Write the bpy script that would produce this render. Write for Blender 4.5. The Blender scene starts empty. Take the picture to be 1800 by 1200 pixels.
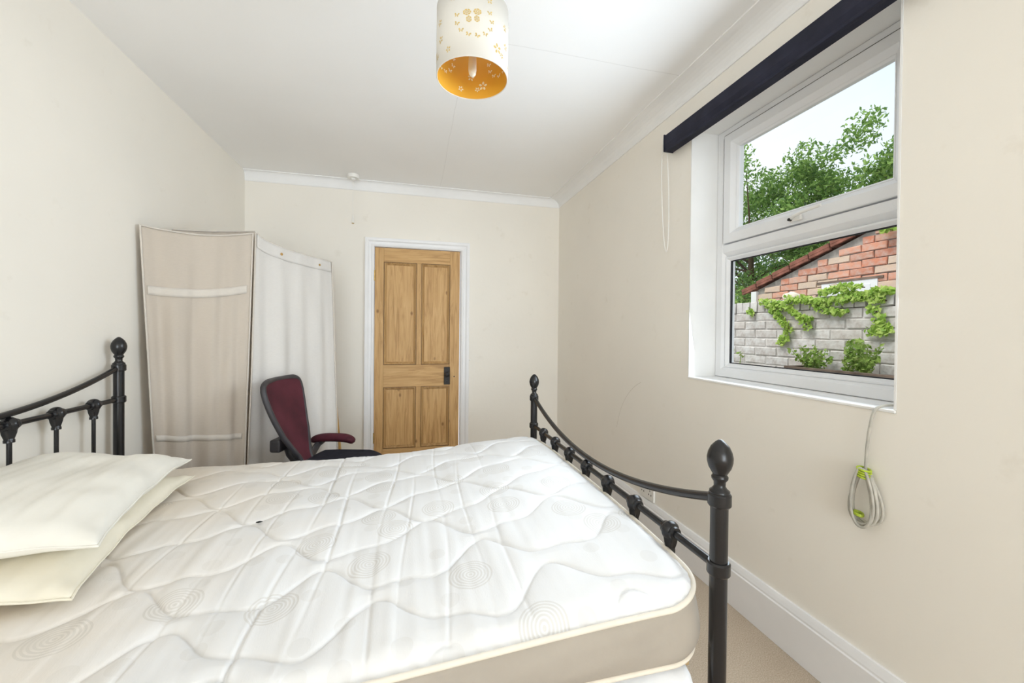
import bpy, bmesh, math, random
import numpy as np
from mathutils import Vector, Matrix

SC = bpy.context.scene
COL = SC.collection
PI = math.pi
RNG = random.Random(7)

# ------------------------------------------------------------------ camera
CAM_H = 1.1544
def _basis(yaw, pitch, roll):
    f = Vector((math.sin(yaw), math.cos(yaw), 0)); r = Vector((math.cos(yaw), -math.sin(yaw), 0)); u = Vector((0, 0, 1))
    f2 = f * math.cos(pitch) + u * math.sin(pitch); u2 = u * math.cos(pitch) - f * math.sin(pitch)
    return r * math.cos(roll) + u2 * math.sin(roll), u2 * math.cos(roll) - r * math.sin(roll), f2
_r, _u, _f = _basis(0.2452, -0.0092, 0.0099)
cd = bpy.data.cameras.new('camera')
cd.sensor_width = 36; cd.sensor_fit = 'HORIZONTAL'; cd.lens = 710.1 / 1800 * 36
cd.shift_y = -10.53 / 1800; cd.clip_start = 0.02
cam = bpy.data.objects.new('camera', cd); COL.objects.link(cam)
cam.matrix_world = Matrix(((_r.x, _u.x, -_f.x, 0), (_r.y, _u.y, -_f.y, 0), (_r.z, _u.z, -_f.z, CAM_H), (0, 0, 0, 1)))
SC.camera = cam

# ------------------------------------------------------------------ sky, sun, window light, added rear fill, exposure
SKY_STRENGTH = 1.2
SUN_STRENGTH = 2.8
REAR_FILL_POWER = 128
world = bpy.data.worlds.new('overcast_sky'); SC.world = world
world.use_nodes = True
wn = world.node_tree; bg = wn.nodes['Background']
tc = wn.nodes.new('ShaderNodeTexCoord'); nz = wn.nodes.new('ShaderNodeTexNoise'); rp = wn.nodes.new('ShaderNodeValToRGB')
nz.inputs['Scale'].default_value = 1.7; nz.inputs['Detail'].default_value = 5
rp.color_ramp.elements[0].color = (0.78, 0.88, 1.0, 1); rp.color_ramp.elements[1].color = (0.96, 0.98, 1.0, 1)
rp.color_ramp.elements[0].position = 0.35; rp.color_ramp.elements[1].position = 0.65
wn.links.new(tc.outputs['Generated'], nz.inputs['Vector']); wn.links.new(nz.outputs['Fac'], rp.inputs['Fac'])
wn.links.new(rp.outputs['Color'], bg.inputs['Color']); bg.inputs['Strength'].default_value = SKY_STRENGTH

sl = bpy.data.lights.new('hazy_sun', 'SUN'); sl.energy = SUN_STRENGTH; sl.angle = math.radians(25); sl.color = (1, 0.97, 0.92)
so = bpy.data.objects.new('hazy_sun', sl); COL.objects.link(so)
so.rotation_euler = Vector((0.55, -0.12, -0.85)).to_track_quat('-Z', 'Y').to_euler()

XL, XR, YB, YR, ZC = -1.274, 1.349, 3.6, -4.6, 2.401     # room: left, right, back wall, rear wall, ceiling
RW = (-1.10, 1.18, 0.10, 2.22)                           # invented opening behind the camera, unseen, sized for the fill light
al = bpy.data.lights.new('added_rear_fill', 'AREA'); al.shape = 'RECTANGLE'; al.size = RW[1] - RW[0] - 0.1; al.size_y = RW[3] - RW[2] - 0.1  # added area light behind the camera, main fill for the room
al.energy = REAR_FILL_POWER; al.color = (0.845, 0.93, 1.0)
ao = bpy.data.objects.new('added_rear_fill', al); COL.objects.link(ao)
ao.location = ((RW[0] + RW[1]) / 2, YR + 0.02, (RW[2] + RW[3]) / 2)
ao.rotation_euler = Vector((0, 1, 0)).to_track_quat('-Z', 'Z').to_euler()
wl = bpy.data.lights.new('side_window_daylight', 'AREA'); wl.shape = 'RECTANGLE'; wl.size = 0.84; wl.size_y = 1.15
wl.energy = 22.5; wl.color = (0.77, 0.89, 1.0)
wo = bpy.data.objects.new('side_window_daylight', wl); COL.objects.link(wo)
wo.location = (XR - 0.03, 1.30, 1.47); wo.rotation_euler = Vector((-1, 0, -0.14)).to_track_quat('-Z', 'Z').to_euler()

vs = SC.view_settings
vs.view_transform = 'Standard'; vs.look = 'None'; vs.gamma = 1; vs.use_curve_mapping = False; vs.exposure = 0.0
SC.cycles.max_bounces = 16; SC.cycles.diffuse_bounces = 10

# ------------------------------------------------------------------ materials
def srgb(r, g, b):
    c = lambda v: (v / 255 / 12.92) if v / 255 <= 0.04045 else ((v / 255 + 0.055) / 1.055) ** 2.4
    return (c(r), c(g), c(b), 1)
MATS = {}
class NT:
    def __init__(self, name):
        m = bpy.data.materials.new(name); m.use_nodes = True; self.m = m; self.t = m.node_tree
        self.b = self.t.nodes['Principled BSDF']
        self.co = self.n('ShaderNodeTexCoord')
    def n(self, typ, **kw):
        x = self.t.nodes.new(typ)
        for k, v in kw.items():
            if k in x.inputs: x.inputs[k].default_value = v
            else: setattr(x, k, v)
        return x
    def l(self, a, b): self.t.links.new(a, b)
    def mapped(self, scale=(1, 1, 1), out='Object', loc=(0, 0, 0)):
        mp = self.n('ShaderNodeMapping'); mp.inputs['Scale'].default_value = scale; mp.inputs['Location'].default_value = loc
        self.l(self.co.outputs[out], mp.inputs['Vector']); return mp.outputs['Vector']
    def noise(self, vec, scale, detail=3, rough=0.5):
        x = self.n('ShaderNodeTexNoise'); x.inputs['Scale'].default_value = scale; x.inputs['Detail'].default_value = detail
        x.inputs['Roughness'].default_value = rough
        if vec is not None: self.l(vec, x.inputs['Vector'])
        return x
    def ramp(self, fac, stops):
        x = self.n('ShaderNodeValToRGB'); el = x.color_ramp.elements
        while len(el) < len(stops): el.new(0.5)
        for e, (p, c) in zip(el, stops): e.position = p; e.color = c
        self.l(fac, x.inputs['Fac']); return x.outputs['Color']
    def mix(self, fac, a, b, mode='MIX'):
        x = self.n('ShaderNodeMix', data_type='RGBA', blend_type=mode)
        for s, v in ((0, fac), (6, a), (7, b)):
            if hasattr(v, 'links'): self.l(v, x.inputs[s])
            else: x.inputs[s].default_value = v
        return x.outputs[2]
    def math(self, op, a, b=0.0, clamp=False):
        x = self.n('ShaderNodeMath', operation=op, use_clamp=clamp)
        for s, v in ((0, a), (1, b)):
            if hasattr(v, 'links'): self.l(v, x.inputs[s])
            else: x.inputs[s].default_value = v
        return x.outputs[0]
    def bump(self, h, strength=0.3, dist=0.01):
        x = self.n('ShaderNodeBump'); x.inputs['Strength'].default_value = strength; x.inputs['Distance'].default_value = dist
        self.l(h, x.inputs['Height']); self.l(x.outputs['Normal'], self.b.inputs['Normal'])
    def set(self, color=None, rough=None, spec=None, metal=None):
        for k, v in (('Base Color', color), ('Roughness', rough), ('Specular IOR Level', spec), ('Metallic', metal)):
            if v is None: continue
            if hasattr(v, 'links'): self.l(v, self.b.inputs[k])
            else: self.b.inputs[k].default_value = v

def flat(name, col, rough=0.5, spec=0.4, var=0.06, scale=6, bump=0.0, bscale=60, metal=0):
    t = NT(name); v = t.mapped()
    n = t.noise(v, scale, 4)
    lo = tuple(c * (1 - var) for c in col[:3]) + (1,); hi = tuple(min(1, c * (1 + var)) for c in col[:3]) + (1,)
    t.set(t.ramp(n.outputs['Fac'], [(0.3, lo), (0.7, hi)]), rough, spec, metal)
    if bump: t.bump(t.noise(v, bscale, 3).outputs['Fac'], bump, 0.004)
    MATS[name] = t.m; return t.m

def paint_wall(name, col, arc=False):
    t = NT(name); v = t.mapped()
    n1 = t.noise(v, 1.3, 3); n2 = t.noise(v, 9, 5, 0.6)
    lo = tuple(c * 0.965 for c in col[:3]) + (1,); hi = tuple(min(1, c * 1.02) for c in col[:3]) + (1,)
    c1 = t.ramp(n1.outputs['Fac'], [(0.3, lo), (0.7, hi)])
    sm = t.ramp(n2.outputs['Fac'], [(0.2, (0.93, 0.92, 0.90, 1)), (0.36, (1, 1, 1, 1))])
    c2 = t.mix(1.0, c1, sm, 'MULTIPLY')
    if arc:   # old scuff arc on the plaster
        s = t.n('ShaderNodeSeparateXYZ'); t.l(t.co.outputs['Object'], s.inputs[0])
        dy = t.math('SUBTRACT', s.outputs['Y'], 2.00); dz = t.math('SUBTRACT', s.outputs['Z'], 0.42)
        rr = t.math('SQRT', t.math('ADD', t.math('MULTIPLY', dy, dy), t.math('MULTIPLY', dz, dz)))
        e = t.math('ABSOLUTE', t.math('SUBTRACT', rr, 0.47))
        k = t.math('LESS_THAN', e, 0.0016)
        k = t.math('MULTIPLY', k, t.math('GREATER_THAN', dz, 0.1)); k = t.math('MULTIPLY', k, t.math('GREATER_THAN', dy, 0.17))
        c2 = t.mix(t.math('MULTIPLY', k, 0.35), c2, (0.35, 0.30, 0.22, 1))
    t.set(c2, 0.75, 0.2); t.bump(t.noise(v, 35, 4).outputs['Fac'], 0.06, 0.01)
    MATS[name] = t.m; return t.m

CREAM = (0.86, 0.825, 0.76, 1)
paint_wall('cream_paint', CREAM); paint_wall('cream_paint_scuffed', CREAM, True)
def ceiling_mat():
    t = NT('ceiling_paint'); v = t.mapped()
    s = t.n('ShaderNodeSeparateXYZ'); t.l(t.co.outputs['Object'], s.inputs[0])
    wob = t.math('MULTIPLY', t.math('SUBTRACT', t.noise(v, 3, 4).outputs['Fac'], 0.5), 0.03)
    k1 = t.math('LESS_THAN', t.math('ABSOLUTE', t.math('ADD', t.math('SUBTRACT', s.outputs['Y'], 1.716), wob)), 0.002)
    k1 = t.math('MULTIPLY', k1, t.math('GREATER_THAN', s.outputs['X'], 0.35))
    k2 = t.math('LESS_THAN', t.math('ABSOLUTE', t.math('ADD', t.math('SUBTRACT', s.outputs['X'], 0.235), wob)), 0.0015)
    k2 = t.math('MULTIPLY', k2, t.math('GREATER_THAN', s.outputs['Y'], 2.0))
    k = t.math('MULTIPLY', t.math('MAXIMUM', k1, k2), 0.2)
    base = t.ramp(t.noise(v, 1.5, 3).outputs['Fac'], [(0.3, (0.89, 0.89, 0.89, 1)), (0.7, (0.92, 0.92, 0.92, 1))])
    t.set(t.mix(k, base, (0.4, 0.39, 0.37, 1)), 0.8, 0.15); t.bump(t.noise(v, 30, 4).outputs['Fac'], 0.05, 0.01)
    MATS['ceiling_paint'] = t.m
ceiling_mat()
flat('white_gloss', (0.83, 0.83, 0.84, 1), 0.35, 0.4, 0.03, 5)
flat('cornice_white', (0.86, 0.86, 0.86, 1), 0.6, 0.2, 0.02)
flat('upvc', (0.80, 0.81, 0.83, 1), 0.3, 0.45, 0.02)
flat('reveal_white', (0.84, 0.84, 0.83, 1), 0.6, 0.2, 0.02)
flat('white_plastic', (0.82, 0.81, 0.78, 1), 0.35, 0.4, 0.03)
flat('gasket', (0.03, 0.03, 0.035, 1), 0.6, 0.2)
flat('black_metal', (0.010, 0.0095, 0.0105, 1), 0.26, 0.5, 0.2, 20)
flat('iron', (0.02, 0.017, 0.015, 1), 0.5, 0.4, 0.3, 30)
flat('brass', (0.45, 0.30, 0.10, 1), 0.4, 0.5, 0.2, 40, metal=0.8)
flat('blind_fabric', (0.022, 0.023, 0.040, 1), 0.75, 0.25, 0.25, 12, 0.1, 300)
flat('chair_mesh', (0.085, 0.018, 0.028, 1), 0.8, 0.3, 0.3, 8, 0.4, 500)
flat('chair_arm_fabric', (0.075, 0.012, 0.022, 1), 0.7, 0.3, 0.25, 20, 0.2, 200)
flat('chair_frame', (0.045, 0.042, 0.046, 1), 0.45, 0.4, 0.15, 10)
flat('seat_fabric', (0.016, 0.016, 0.026, 1), 0.85, 0.2, 0.3, 30, 0.3, 300)
flat('pillow_cotton', (0.78, 0.76, 0.70, 1), 0.85, 0.1, 0.05, 5, 0.12, 90)
flat('pillow_cotton_aged', (0.77, 0.725, 0.61, 1), 0.85, 0.1, 0.06, 5, 0.12, 90)
flat('sheet_white', (0.82, 0.83, 0.85, 1), 0.85, 0.1, 0.05, 8, 0.2, 60)
flat('slat_wood', (0.55, 0.38, 0.2, 1), 0.6, 0.3, 0.2, 4)
flat('pole_wood', (0.42, 0.25, 0.08, 1), 0.5, 0.35, 0.25, 9)
flat('cable_grey', (0.42, 0.40, 0.35, 1), 0.5, 0.35, 0.25, 25)
flat('tie_green', (0.36, 0.46, 0.03, 1), 0.4, 0.4, 0.3, 80)
flat('shade_white', (0.72, 0.70, 0.65, 1), 0.6, 0.2, 0.02)
flat('shade_gold', (0.78, 0.42, 0.045, 1), 0.45, 0.4, 0.06, 10)
flat('cutout_gold', (0.62, 0.46, 0.17, 1), 0.5, 0.3, 0.08, 50)
flat('cutout_daylight', (0.95, 0.90, 0.70, 1), 0.5, 0.3, 0.03, 50)  # inner decals: daylight through the cut-outs put into the colour
flat('soil', (0.05, 0.035, 0.022, 1), 0.95, 0.1, 0.4, 20, 0.6, 60)
flat('paving', (0.30, 0.28, 0.25, 1), 0.9, 0.2, 0.25, 6, 0.4, 30)
flat('weathered_timber', (0.20, 0.15, 0.12, 1), 0.85, 0.15, 0.4, 10, 0.3, 40)
flat('bark', (0.12, 0.08, 0.05, 1), 0.9, 0.15, 0.4, 10, 0.5, 30)
flat('pale_stone', (0.75, 0.68, 0.58, 1), 0.8, 0.2, 0.15, 20, 0.2, 50)
flat('mortar_grey', (0.36, 0.33, 0.30, 1), 0.95, 0.1, 0.2, 20, 0.4, 60)
flat('mortar_pale', (0.62, 0.59, 0.57, 1), 0.95, 0.1, 0.25, 12, 0.4, 50)
flat('roof_tile', (0.26, 0.105, 0.075, 1), 0.85, 0.2, 0.3, 14, 0.4, 60)
flat('outer_render', (0.7, 0.66, 0.58, 1), 0.9, 0.1, 0.1, 4)
flat('bulb_frost', (0.80, 0.74, 0.62, 1), 0.15, 0.6, 0.02)
flat('joint_shade', (0.16, 0.08, 0.03, 1), 0.5, 0.3, 0.4, 30)  # dark tone for the shade painted round the door panels
flat('scrap_black', (0.01, 0.012, 0.012, 1), 0.7, 0.2)

def carpet_mat():
    t = NT('carpet'); v = t.mapped()
    n = t.noise(v, 260, 3, 0.7); n2 = t.noise(v, 5, 3)
    c = t.ramp(n.outputs['Fac'], [(0.3, (0.40, 0.32, 0.235, 1)), (0.7, (0.68, 0.58, 0.465, 1))])
    c = t.mix(0.35, c, t.ramp(n2.outputs['Fac'], [(0.3, (0.75, 0.72, 0.70, 1)), (0.7, (1, 1, 1, 1))]), 'MULTIPLY')
    t.set(c, 0.95, 0.05); t.bump(n.outputs['Fac'], 0.6, 0.006); MATS['carpet'] = t.m
carpet_mat()
def pine_mat(name, along='Z', g_=1.16):
    t = NT(name)
    oi = t.n('ShaderNodeObjectInfo')
    sc = {'Z': (22, 22, 1.6), 'X': (1.6, 22, 22)}[along]
    add = t.n('ShaderNodeVectorMath', operation='ADD')
    t.l(t.co.outputs['Object'], add.inputs[0])
    cx = t.n('ShaderNodeCombineXYZ'); t.l(t.math('MULTIPLY', oi.outputs['Random'], 9.0), cx.inputs[0]); t.l(t.math('MULTIPLY', oi.outputs['Random'], 5.0), cx.inputs[2])
    t.l(cx.outputs[0], add.inputs[1])
    mp = t.n('ShaderNodeMapping'); mp.inputs['Scale'].default_value = sc; t.l(add.outputs[0], mp.inputs['Vector'])
    g = t.noise(mp.outputs['Vector'], 1.6, 7, 0.62)
    g.inputs['Distortion'].default_value = 1.2
    c = t.ramp(g.outputs['Fac'], [(0.25, (0.31 * g_, 0.168 * g_, 0.062 * g_, 1)), (0.5, (0.50 * g_, 0.305 * g_, 0.128 * g_, 1)), (0.75, (0.60 * g_, 0.395 * g_, 0.19 * g_, 1))])
    vo = t.n('ShaderNodeTexVoronoi'); vo.inputs['Scale'].default_value = 5.5
    mk = t.n('ShaderNodeMapping'); mk.inputs['Scale'].default_value = {'Z': (1.3, 0, 0.8), 'X': (0.8, 0, 1.3)}[along]
    t.l(add.outputs[0], mk.inputs['Vector']); t.l(mk.outputs['Vector'], vo.inputs['Vector'])
    k = t.ramp(vo.outputs['Distance'], [(0.035, (1, 1, 1, 1)), (0.10, (0, 0, 0, 1))])
    c = t.mix(t.math('MULTIPLY', k, 0.7), c, (0.17, 0.075, 0.025, 1))
    t.set(c, 0.5, 0.3); t.bump(g.outputs['Fac'], 0.12, 0.003); MATS[name] = t.m
pine_mat('pine'); pine_mat('pine_rail', 'X'); pine_mat('pine_moulding_shaded', 'Z', 0.95)  # moulding pine is darker: recess shading put into its colour

def mattress_mat(name, tint):
    t = NT(name)
    s = t.n('ShaderNodeSeparateXYZ'); t.l(t.co.outputs['Object'], s.inputs[0])
    v = t.mapped((1, 1, 0.0))
    base = t.ramp(t.noise(v, 2.2, 4).outputs['Fac'], [(0.3, (0.72, 0.715, 0.71, 1)), (0.7, (0.78, 0.78, 0.785, 1))])
    # yellowed area by the pillows, an irregular stain
    st = t.math('ADD', t.math('MULTIPLY', s.outputs['X'], -1.0), t.math('MULTIPLY', t.math('SUBTRACT', t.noise(v, 3.5, 4).outputs['Fac'], 0.5), 0.9))
    st = t.math('MULTIPLY', t.math('SUBTRACT', st, 0.02), 1.6, True)
    base = t.mix(t.math('MULTIPLY', st, 0.75), base, (0.70, 0.61, 0.49, 1))
    # woven rings
    def rings(scale, freq, rad, thr, depth, off):
        mv = t.mapped((1, 1, 0.0), loc=off)
        vo = t.n('ShaderNodeTexVoronoi', voronoi_dimensions='2D'); vo.inputs['Scale'].default_value = scale; vo.inputs['Randomness'].default_value = 0.75
        t.l(mv, vo.inputs['Vector'])
        sep = t.n('ShaderNodeSeparateColor'); t.l(vo.outputs['Color'], sep.inputs[0])
        d = vo.outputs['Distance']
        inside = t.math('LESS_THAN', d, rad); pick = t.math('GREATER_THAN', sep.outputs[0], thr)
        w = t.math('GREATER_THAN', t.math('SINE', t.math('MULTIPLY', d, freq)), -0.1)
        return t.math('MULTIPLY', t.math('MULTIPLY', t.math('MULTIPLY', inside, pick), w), depth)
    k = t.math('MAXIMUM', rings(5.2, 150, 0.29, 0.42, 0.36, (0.1, 0.3, 0)), rings(10.5, 0.01, 0.22, 0.55, 0.15, (1.7, 0.4, 0)))
    c = t.mix(k, base, (0.52, 0.49, 0.44, 1))
    if tint is not None: c = t.mix(1.0, c, tint, 'MULTIPLY')
    fine = t.noise(t.mapped((3, 1, 1)), 120, 2)
    t.set(c, 0.75, 0.15)
    t.bump(t.math('ADD', fine.outputs['Fac'], t.math('MULTIPLY', k, -1.5)), 0.12, 0.003)
    MATS[name] = t.m
mattress_mat('mattress_ticking', None)
flat('mattress_border_shaded', (0.40, 0.36, 0.31, 1), 0.8, 0.15, 0.06, 7, 0.25, 40)  # whitish border cloth darkened, shade of the near side put into the colour
flat('mattress_piping', (0.80, 0.74, 0.64, 1), 0.7, 0.2, 0.04, 30)

def cloth_mat(name, col):
    t = NT(name); v = t.mapped()
    w1 = t.noise(t.mapped((60, 60, 500)), 1, 2); n = t.noise(t.mapped((9, 9, 1.5)), 1.0, 4)
    c = t.ramp(n.outputs['Fac'], [(0.3, tuple(x * 0.92 for x in col[:3]) + (1,)), (0.7, col)])
    c = t.mix(0.25, c, t.ramp(w1.outputs['Fac'], [(0.35, (0.86, 0.85, 0.84, 1)), (0.65, (1, 1, 1, 1))]), 'MULTIPLY')
    t.set(c, 0.9, 0.05)
    t.bump(t.math('ADD', t.math('MULTIPLY', n.outputs['Fac'], 2.0), w1.outputs['Fac']), 0.2, 0.004)
    MATS[name] = t.m
cloth_mat('screen_linen', (0.56, 0.495, 0.425, 1)); cloth_mat('screen_cotton', (0.70, 0.675, 0.645, 1)); cloth_mat('screen_tape', (0.66, 0.61, 0.55, 1))

def brick_mat(name, stops, noise_stop):
    t = NT(name); oi = t.n('ShaderNodeObjectInfo')
    c = t.ramp(oi.outputs['Random'], stops)
    n = t.noise(t.mapped((1, 1, 1)), 14, 5, 0.65)
    c = t.mix(t.ramp(n.outputs['Fac'], [(0.45, (0, 0, 0, 1)), (0.68, (0.75, 0.75, 0.75, 1))]), c, noise_stop)
    t.set(c, 0.92, 0.15); t.bump(t.noise(t.mapped(), 40, 4).outputs['Fac'], 0.5, 0.006); MATS[name] = t.m
brick_mat('red_brick', [(0.0, (0.62, 0.23, 0.14, 1)), (0.3, (0.72, 0.36, 0.25, 1)), (0.55, (0.50, 0.20, 0.13, 1)), (0.75, (0.72, 0.45, 0.34, 1)), (1.0, (0.66, 0.52, 0.40, 1))], (0.58, 0.47, 0.42, 1))
brick_mat('whitewashed_brick', [(0.0, (0.62, 0.59, 0.57, 1)), (0.5, (0.72, 0.70, 0.69, 1)), (1.0, (0.60, 0.56, 0.53, 1))], (0.42, 0.355, 0.32, 1))
def leaf_mat(name, a, b, c):
    t = NT(name); v = t.mapped()
    g = t.n('ShaderNodeNewGeometry')
    col = t.ramp(g.outputs['Random Per Island'], [(0.0, a), (0.5, b), (1.0, c)])
    t.set(col, 0.55, 0.3)
    tr = t.n('ShaderNodeBsdfTranslucent'); t.l(col, tr.inputs['Color'])
    ad = t.n('ShaderNodeMixShader'); ad.inputs[0].default_value = 0.35
    t.l(t.b.outputs[0], ad.inputs[1]); t.l(tr.outputs[0], ad.inputs[2]); t.l(ad.outputs[0], t.t.nodes['Material Output'].inputs['Surface'])
    MATS[name] = t.m
leaf_mat('tree_leaf', (0.10, 0.20, 0.05, 1), (0.19, 0.34, 0.07, 1), (0.34, 0.50, 0.13, 1))
leaf_mat('tree_leaf_dark', (0.07, 0.15, 0.06, 1), (0.13, 0.25, 0.08, 1), (0.24, 0.36, 0.11, 1))
leaf_mat('ivy_leaf', (0.22, 0.40, 0.05, 1), (0.40, 0.58, 0.10, 1), (0.56, 0.70, 0.20, 1))
leaf_mat('weed_leaf', (0.18, 0.32, 0.05, 1), (0.32, 0.47, 0.10, 1), (0.48, 0.58, 0.20, 1))
def glass_mat():
    m = bpy.data.materials.new('window_glass'); m.use_nodes = True; t = m.node_tree; t.nodes.clear()
    o = t.nodes.new('ShaderNodeOutputMaterial'); tr = t.nodes.new('ShaderNodeBsdfTransparent'); gl = t.nodes.new('ShaderNodeBsdfGlossy')
    gl.inputs['Roughness'].default_value = 0.02; tr.inputs['Color'].default_value = (0.97, 0.985, 0.98, 1)
    fr = t.nodes.new('ShaderNodeFresnel'); fr.inputs['IOR'].default_value = 1.25
    mx = t.nodes.new('ShaderNodeMixShader')
    ge = t.nodes.new('ShaderNodeNewGeometry'); iv_ = t.nodes.new('ShaderNodeMath'); iv_.operation = 'SUBTRACT'; iv_.inputs[0].default_value = 1.0
    t.links.new(ge.outputs['Backfacing'], iv_.inputs[1]); mu = t.nodes.new('ShaderNodeMath'); mu.operation = 'MULTIPLY'
    t.links.new(iv_.outputs[0], mu.inputs[0]); t.links.new(fr.outputs[0], mu.inputs[1]); t.links.new(mu.outputs[0], mx.inputs[0])
    t.links.new(tr.outputs[0], mx.inputs[1]); t.links.new(gl.outputs[0], mx.inputs[2])
    t.links.new(mx.outputs[0], o.inputs['Surface']); MATS['window_glass'] = m
    m2 = m.copy(); m2.name = 'bulb_glass'; m2.node_tree.nodes['Transparent BSDF'].inputs['Color'].default_value = (0.93, 0.88, 0.76, 1)
    m2.node_tree.nodes['Fresnel'].inputs['IOR'].default_value = 1.5; MATS['bulb_glass'] = m2
glass_mat()

# ------------------------------------------------------------------ mesh helpers
def link(name, me, mat, parent=None, smooth=False):
    o = bpy.data.objects.new(name, me); COL.objects.link(o)
    if mat is not None and not me.materials: me.materials.append(MATS[mat])
    if parent is not None: o.parent = parent
    if smooth:
        me.polygons.foreach_set('use_smooth', [True] * len(me.polygons))
    return o
def from_bm(name, bm, mat, parent=None, smooth=False, recalc=True):
    if recalc: bmesh.ops.recalc_face_normals(bm, faces=bm.faces)
    me = bpy.data.meshes.new(name); bm.to_mesh(me); bm.free()
    return link(name, me, mat, parent, smooth)
def auto_smooth(o, ang=40):
    me = o.data
    me.polygons.foreach_set('use_smooth', [True] * len(me.polygons))
    try: me.set_sharp_from_angle(angle=math.radians(ang))
    except Exception: pass
    return o
def add_box(bm, x0, x1, y0, y1, z0, z1, bev=0.0, seg=2):
    vs_ = [bm.verts.new(p) for p in ((x0, y0, z0), (x1, y0, z0), (x1, y1, z0), (x0, y1, z0), (x0, y0, z1), (x1, y0, z1), (x1, y1, z1), (x0, y1, z1))]
    fs = [bm.faces.new([vs_[i] for i in q]) for q in ((3, 2, 1, 0), (4, 5, 6, 7), (0, 1, 5, 4), (1, 2, 6, 5), (2, 3, 7, 6), (3, 0, 4, 7))]
    if bev > 0:
        es = list({e for f in fs for e in f.edges})
        bmesh.ops.bevel(bm, geom=es, offset=bev, segments=seg, profile=0.5, affect='EDGES')
def box(name, x0, x1, y0, y1, z0, z1, mat, parent=None, bev=0.0):
    bm = bmesh.new(); add_box(bm, x0, x1, y0, y1, z0, z1, bev)
    return from_bm(name, bm, mat, parent)
def add_lathe(bm, prof, n=24, axis=Matrix.Identity(4)):
    rings = []
    for (r, z) in prof:
        rings.append([bm.verts.new(axis @ Vector((max(r, 1e-5) * math.cos(2 * PI * i / n), max(r, 1e-5) * math.sin(2 * PI * i / n), z))) for i in range(n)])
    for a, b in zip(rings, rings[1:]):
        for i in range(n): bm.faces.new((a[i], a[(i + 1) % n], b[(i + 1) % n], b[i]))
    bm.faces.new(rings[0][::-1]); bm.faces.new(rings[-1])
def lathe(name, prof, mat, parent=None, loc=(0, 0, 0), n=24, rot=None, ang=35):
    bm = bmesh.new(); M = Matrix.Translation(loc)
    if rot is not None: M = M @ rot
    add_lathe(bm, prof, n, M)
    return auto_smooth(from_bm(name, bm, mat, parent), ang)
def add_tube(bm, pts, r, n=10, closed=False, up=Vector((0, 0, 1)), flatten=1.0):
    pts = [Vector(p) for p in pts]; N = len(pts); rings = []
    prev = None
    for i, p in enumerate(pts):
        a = pts[(i - 1) % N] if (closed or i > 0) else p; b = pts[(i + 1) % N] if (closed or i < N - 1) else p
        t = (b - a).normalized()
        if prev is None:
            u = up if abs(t.dot(up)) < 0.95 else Vector((1, 0, 0))
            s = t.cross(u).normalized()
        else:
            s = (prev - t * prev.dot(t)).normalized()
        prev = s; w = s.cross(t).normalized()
        rr = r(i / max(1, N - 1)) if callable(r) else r
        rings.append([bm.verts.new(p + s * rr * math.cos(2 * PI * k / n) + w * rr * flatten * math.sin(2 * PI * k / n)) for k in range(n)])
    for a, b in zip(rings, rings[1:] + ([rings[0]] if closed else [])):
        for k in range(n): bm.faces.new((a[k], a[(k + 1) % n], b[(k + 1) % n], b[k]))
    if not closed: bm.faces.new(rings[0][::-1]); bm.faces.new(rings[-1])
def tube(name, pts, r, mat, parent=None, n=10, closed=False, flatten=1.0):
    bm = bmesh.new(); add_tube(bm, pts, r, n, closed, flatten=flatten)
    return auto_smooth(from_bm(name, bm, mat, parent), 50)
def prism(name, poly, axis, a0, a1, mat, parent=None):
    """poly: 2D outline in the plane across axis ('x': (y,z), 'y': (x,z), 'z': (x,y))"""
    bm = bmesh.new()
    P = {'x': lambda p, a: (a, p[0], p[1]), 'y': lambda p, a: (p[0], a, p[1]), 'z': lambda p, a: (p[0], p[1], a)}[axis]
    A = [bm.verts.new(P(p, a0)) for p in poly]; B = [bm.verts.new(P(p, a1)) for p in poly]
    bm.faces.new(A); bm.faces.new(B[::-1])
    for i in range(len(poly)): j = (i + 1) % len(poly); bm.faces.new((A[i], B[i], B[j], A[j]))
    return from_bm(name, bm, mat, parent)
def grid_mesh(name, P, mat, parent=None, smooth=True, closed_u=False):
    """P: array (n, m, 3)"""
    n, m = P.shape[:2]; V = P.reshape(-1, 3)
    idx = np.arange(n * m).reshape(n, m)
    if closed_u: idx = np.vstack([idx, idx[:1]])
    F = np.stack([idx[:-1, :-1], idx[1:, :-1], idx[1:, 1:], idx[:-1, 1:]], -1).reshape(-1, 4)
    me = bpy.data.meshes.new(name); me.from_pydata(V.tolist(), [], F.tolist()); me.update()
    return link(name, me, mat, parent, smooth)
def empty(name, loc, rz=0.0):
    o = bpy.data.objects.new(name, None); COL.objects.link(o); o.empty_display_size = 0.1
    o.location = loc; o.rotation_euler = (0, 0, rz); return o
def tag(o, label, cat=None, group=None, kind=None):
    o['label'] = label
    if cat: o['category'] = cat
    if group: o['group'] = group
    if kind: o['kind'] = kind
    return o
def struct(o, label): return tag(o, label, kind='structure')
def copy_part(src, name, parent, M=None):
    o = bpy.data.objects.new(name, src.data); COL.objects.link(o); o.parent = parent
    if M is not None: o.matrix_local = M
    return o
def vnoise(seed, n=24):
    """smooth 1D/2D value noise built from random cosines"""
    r = np.random.RandomState(seed); k = r.randn(n, 2); ph = r.rand(n) * 2 * PI
    def f(x, y, sx=1.0, sy=1.0):
        s = 0
        for i in range(n): s = s + np.cos(k[i, 0] * x * sx + k[i, 1] * y * sy + ph[i])
        return s / math.sqrt(n)
    return f

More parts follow.
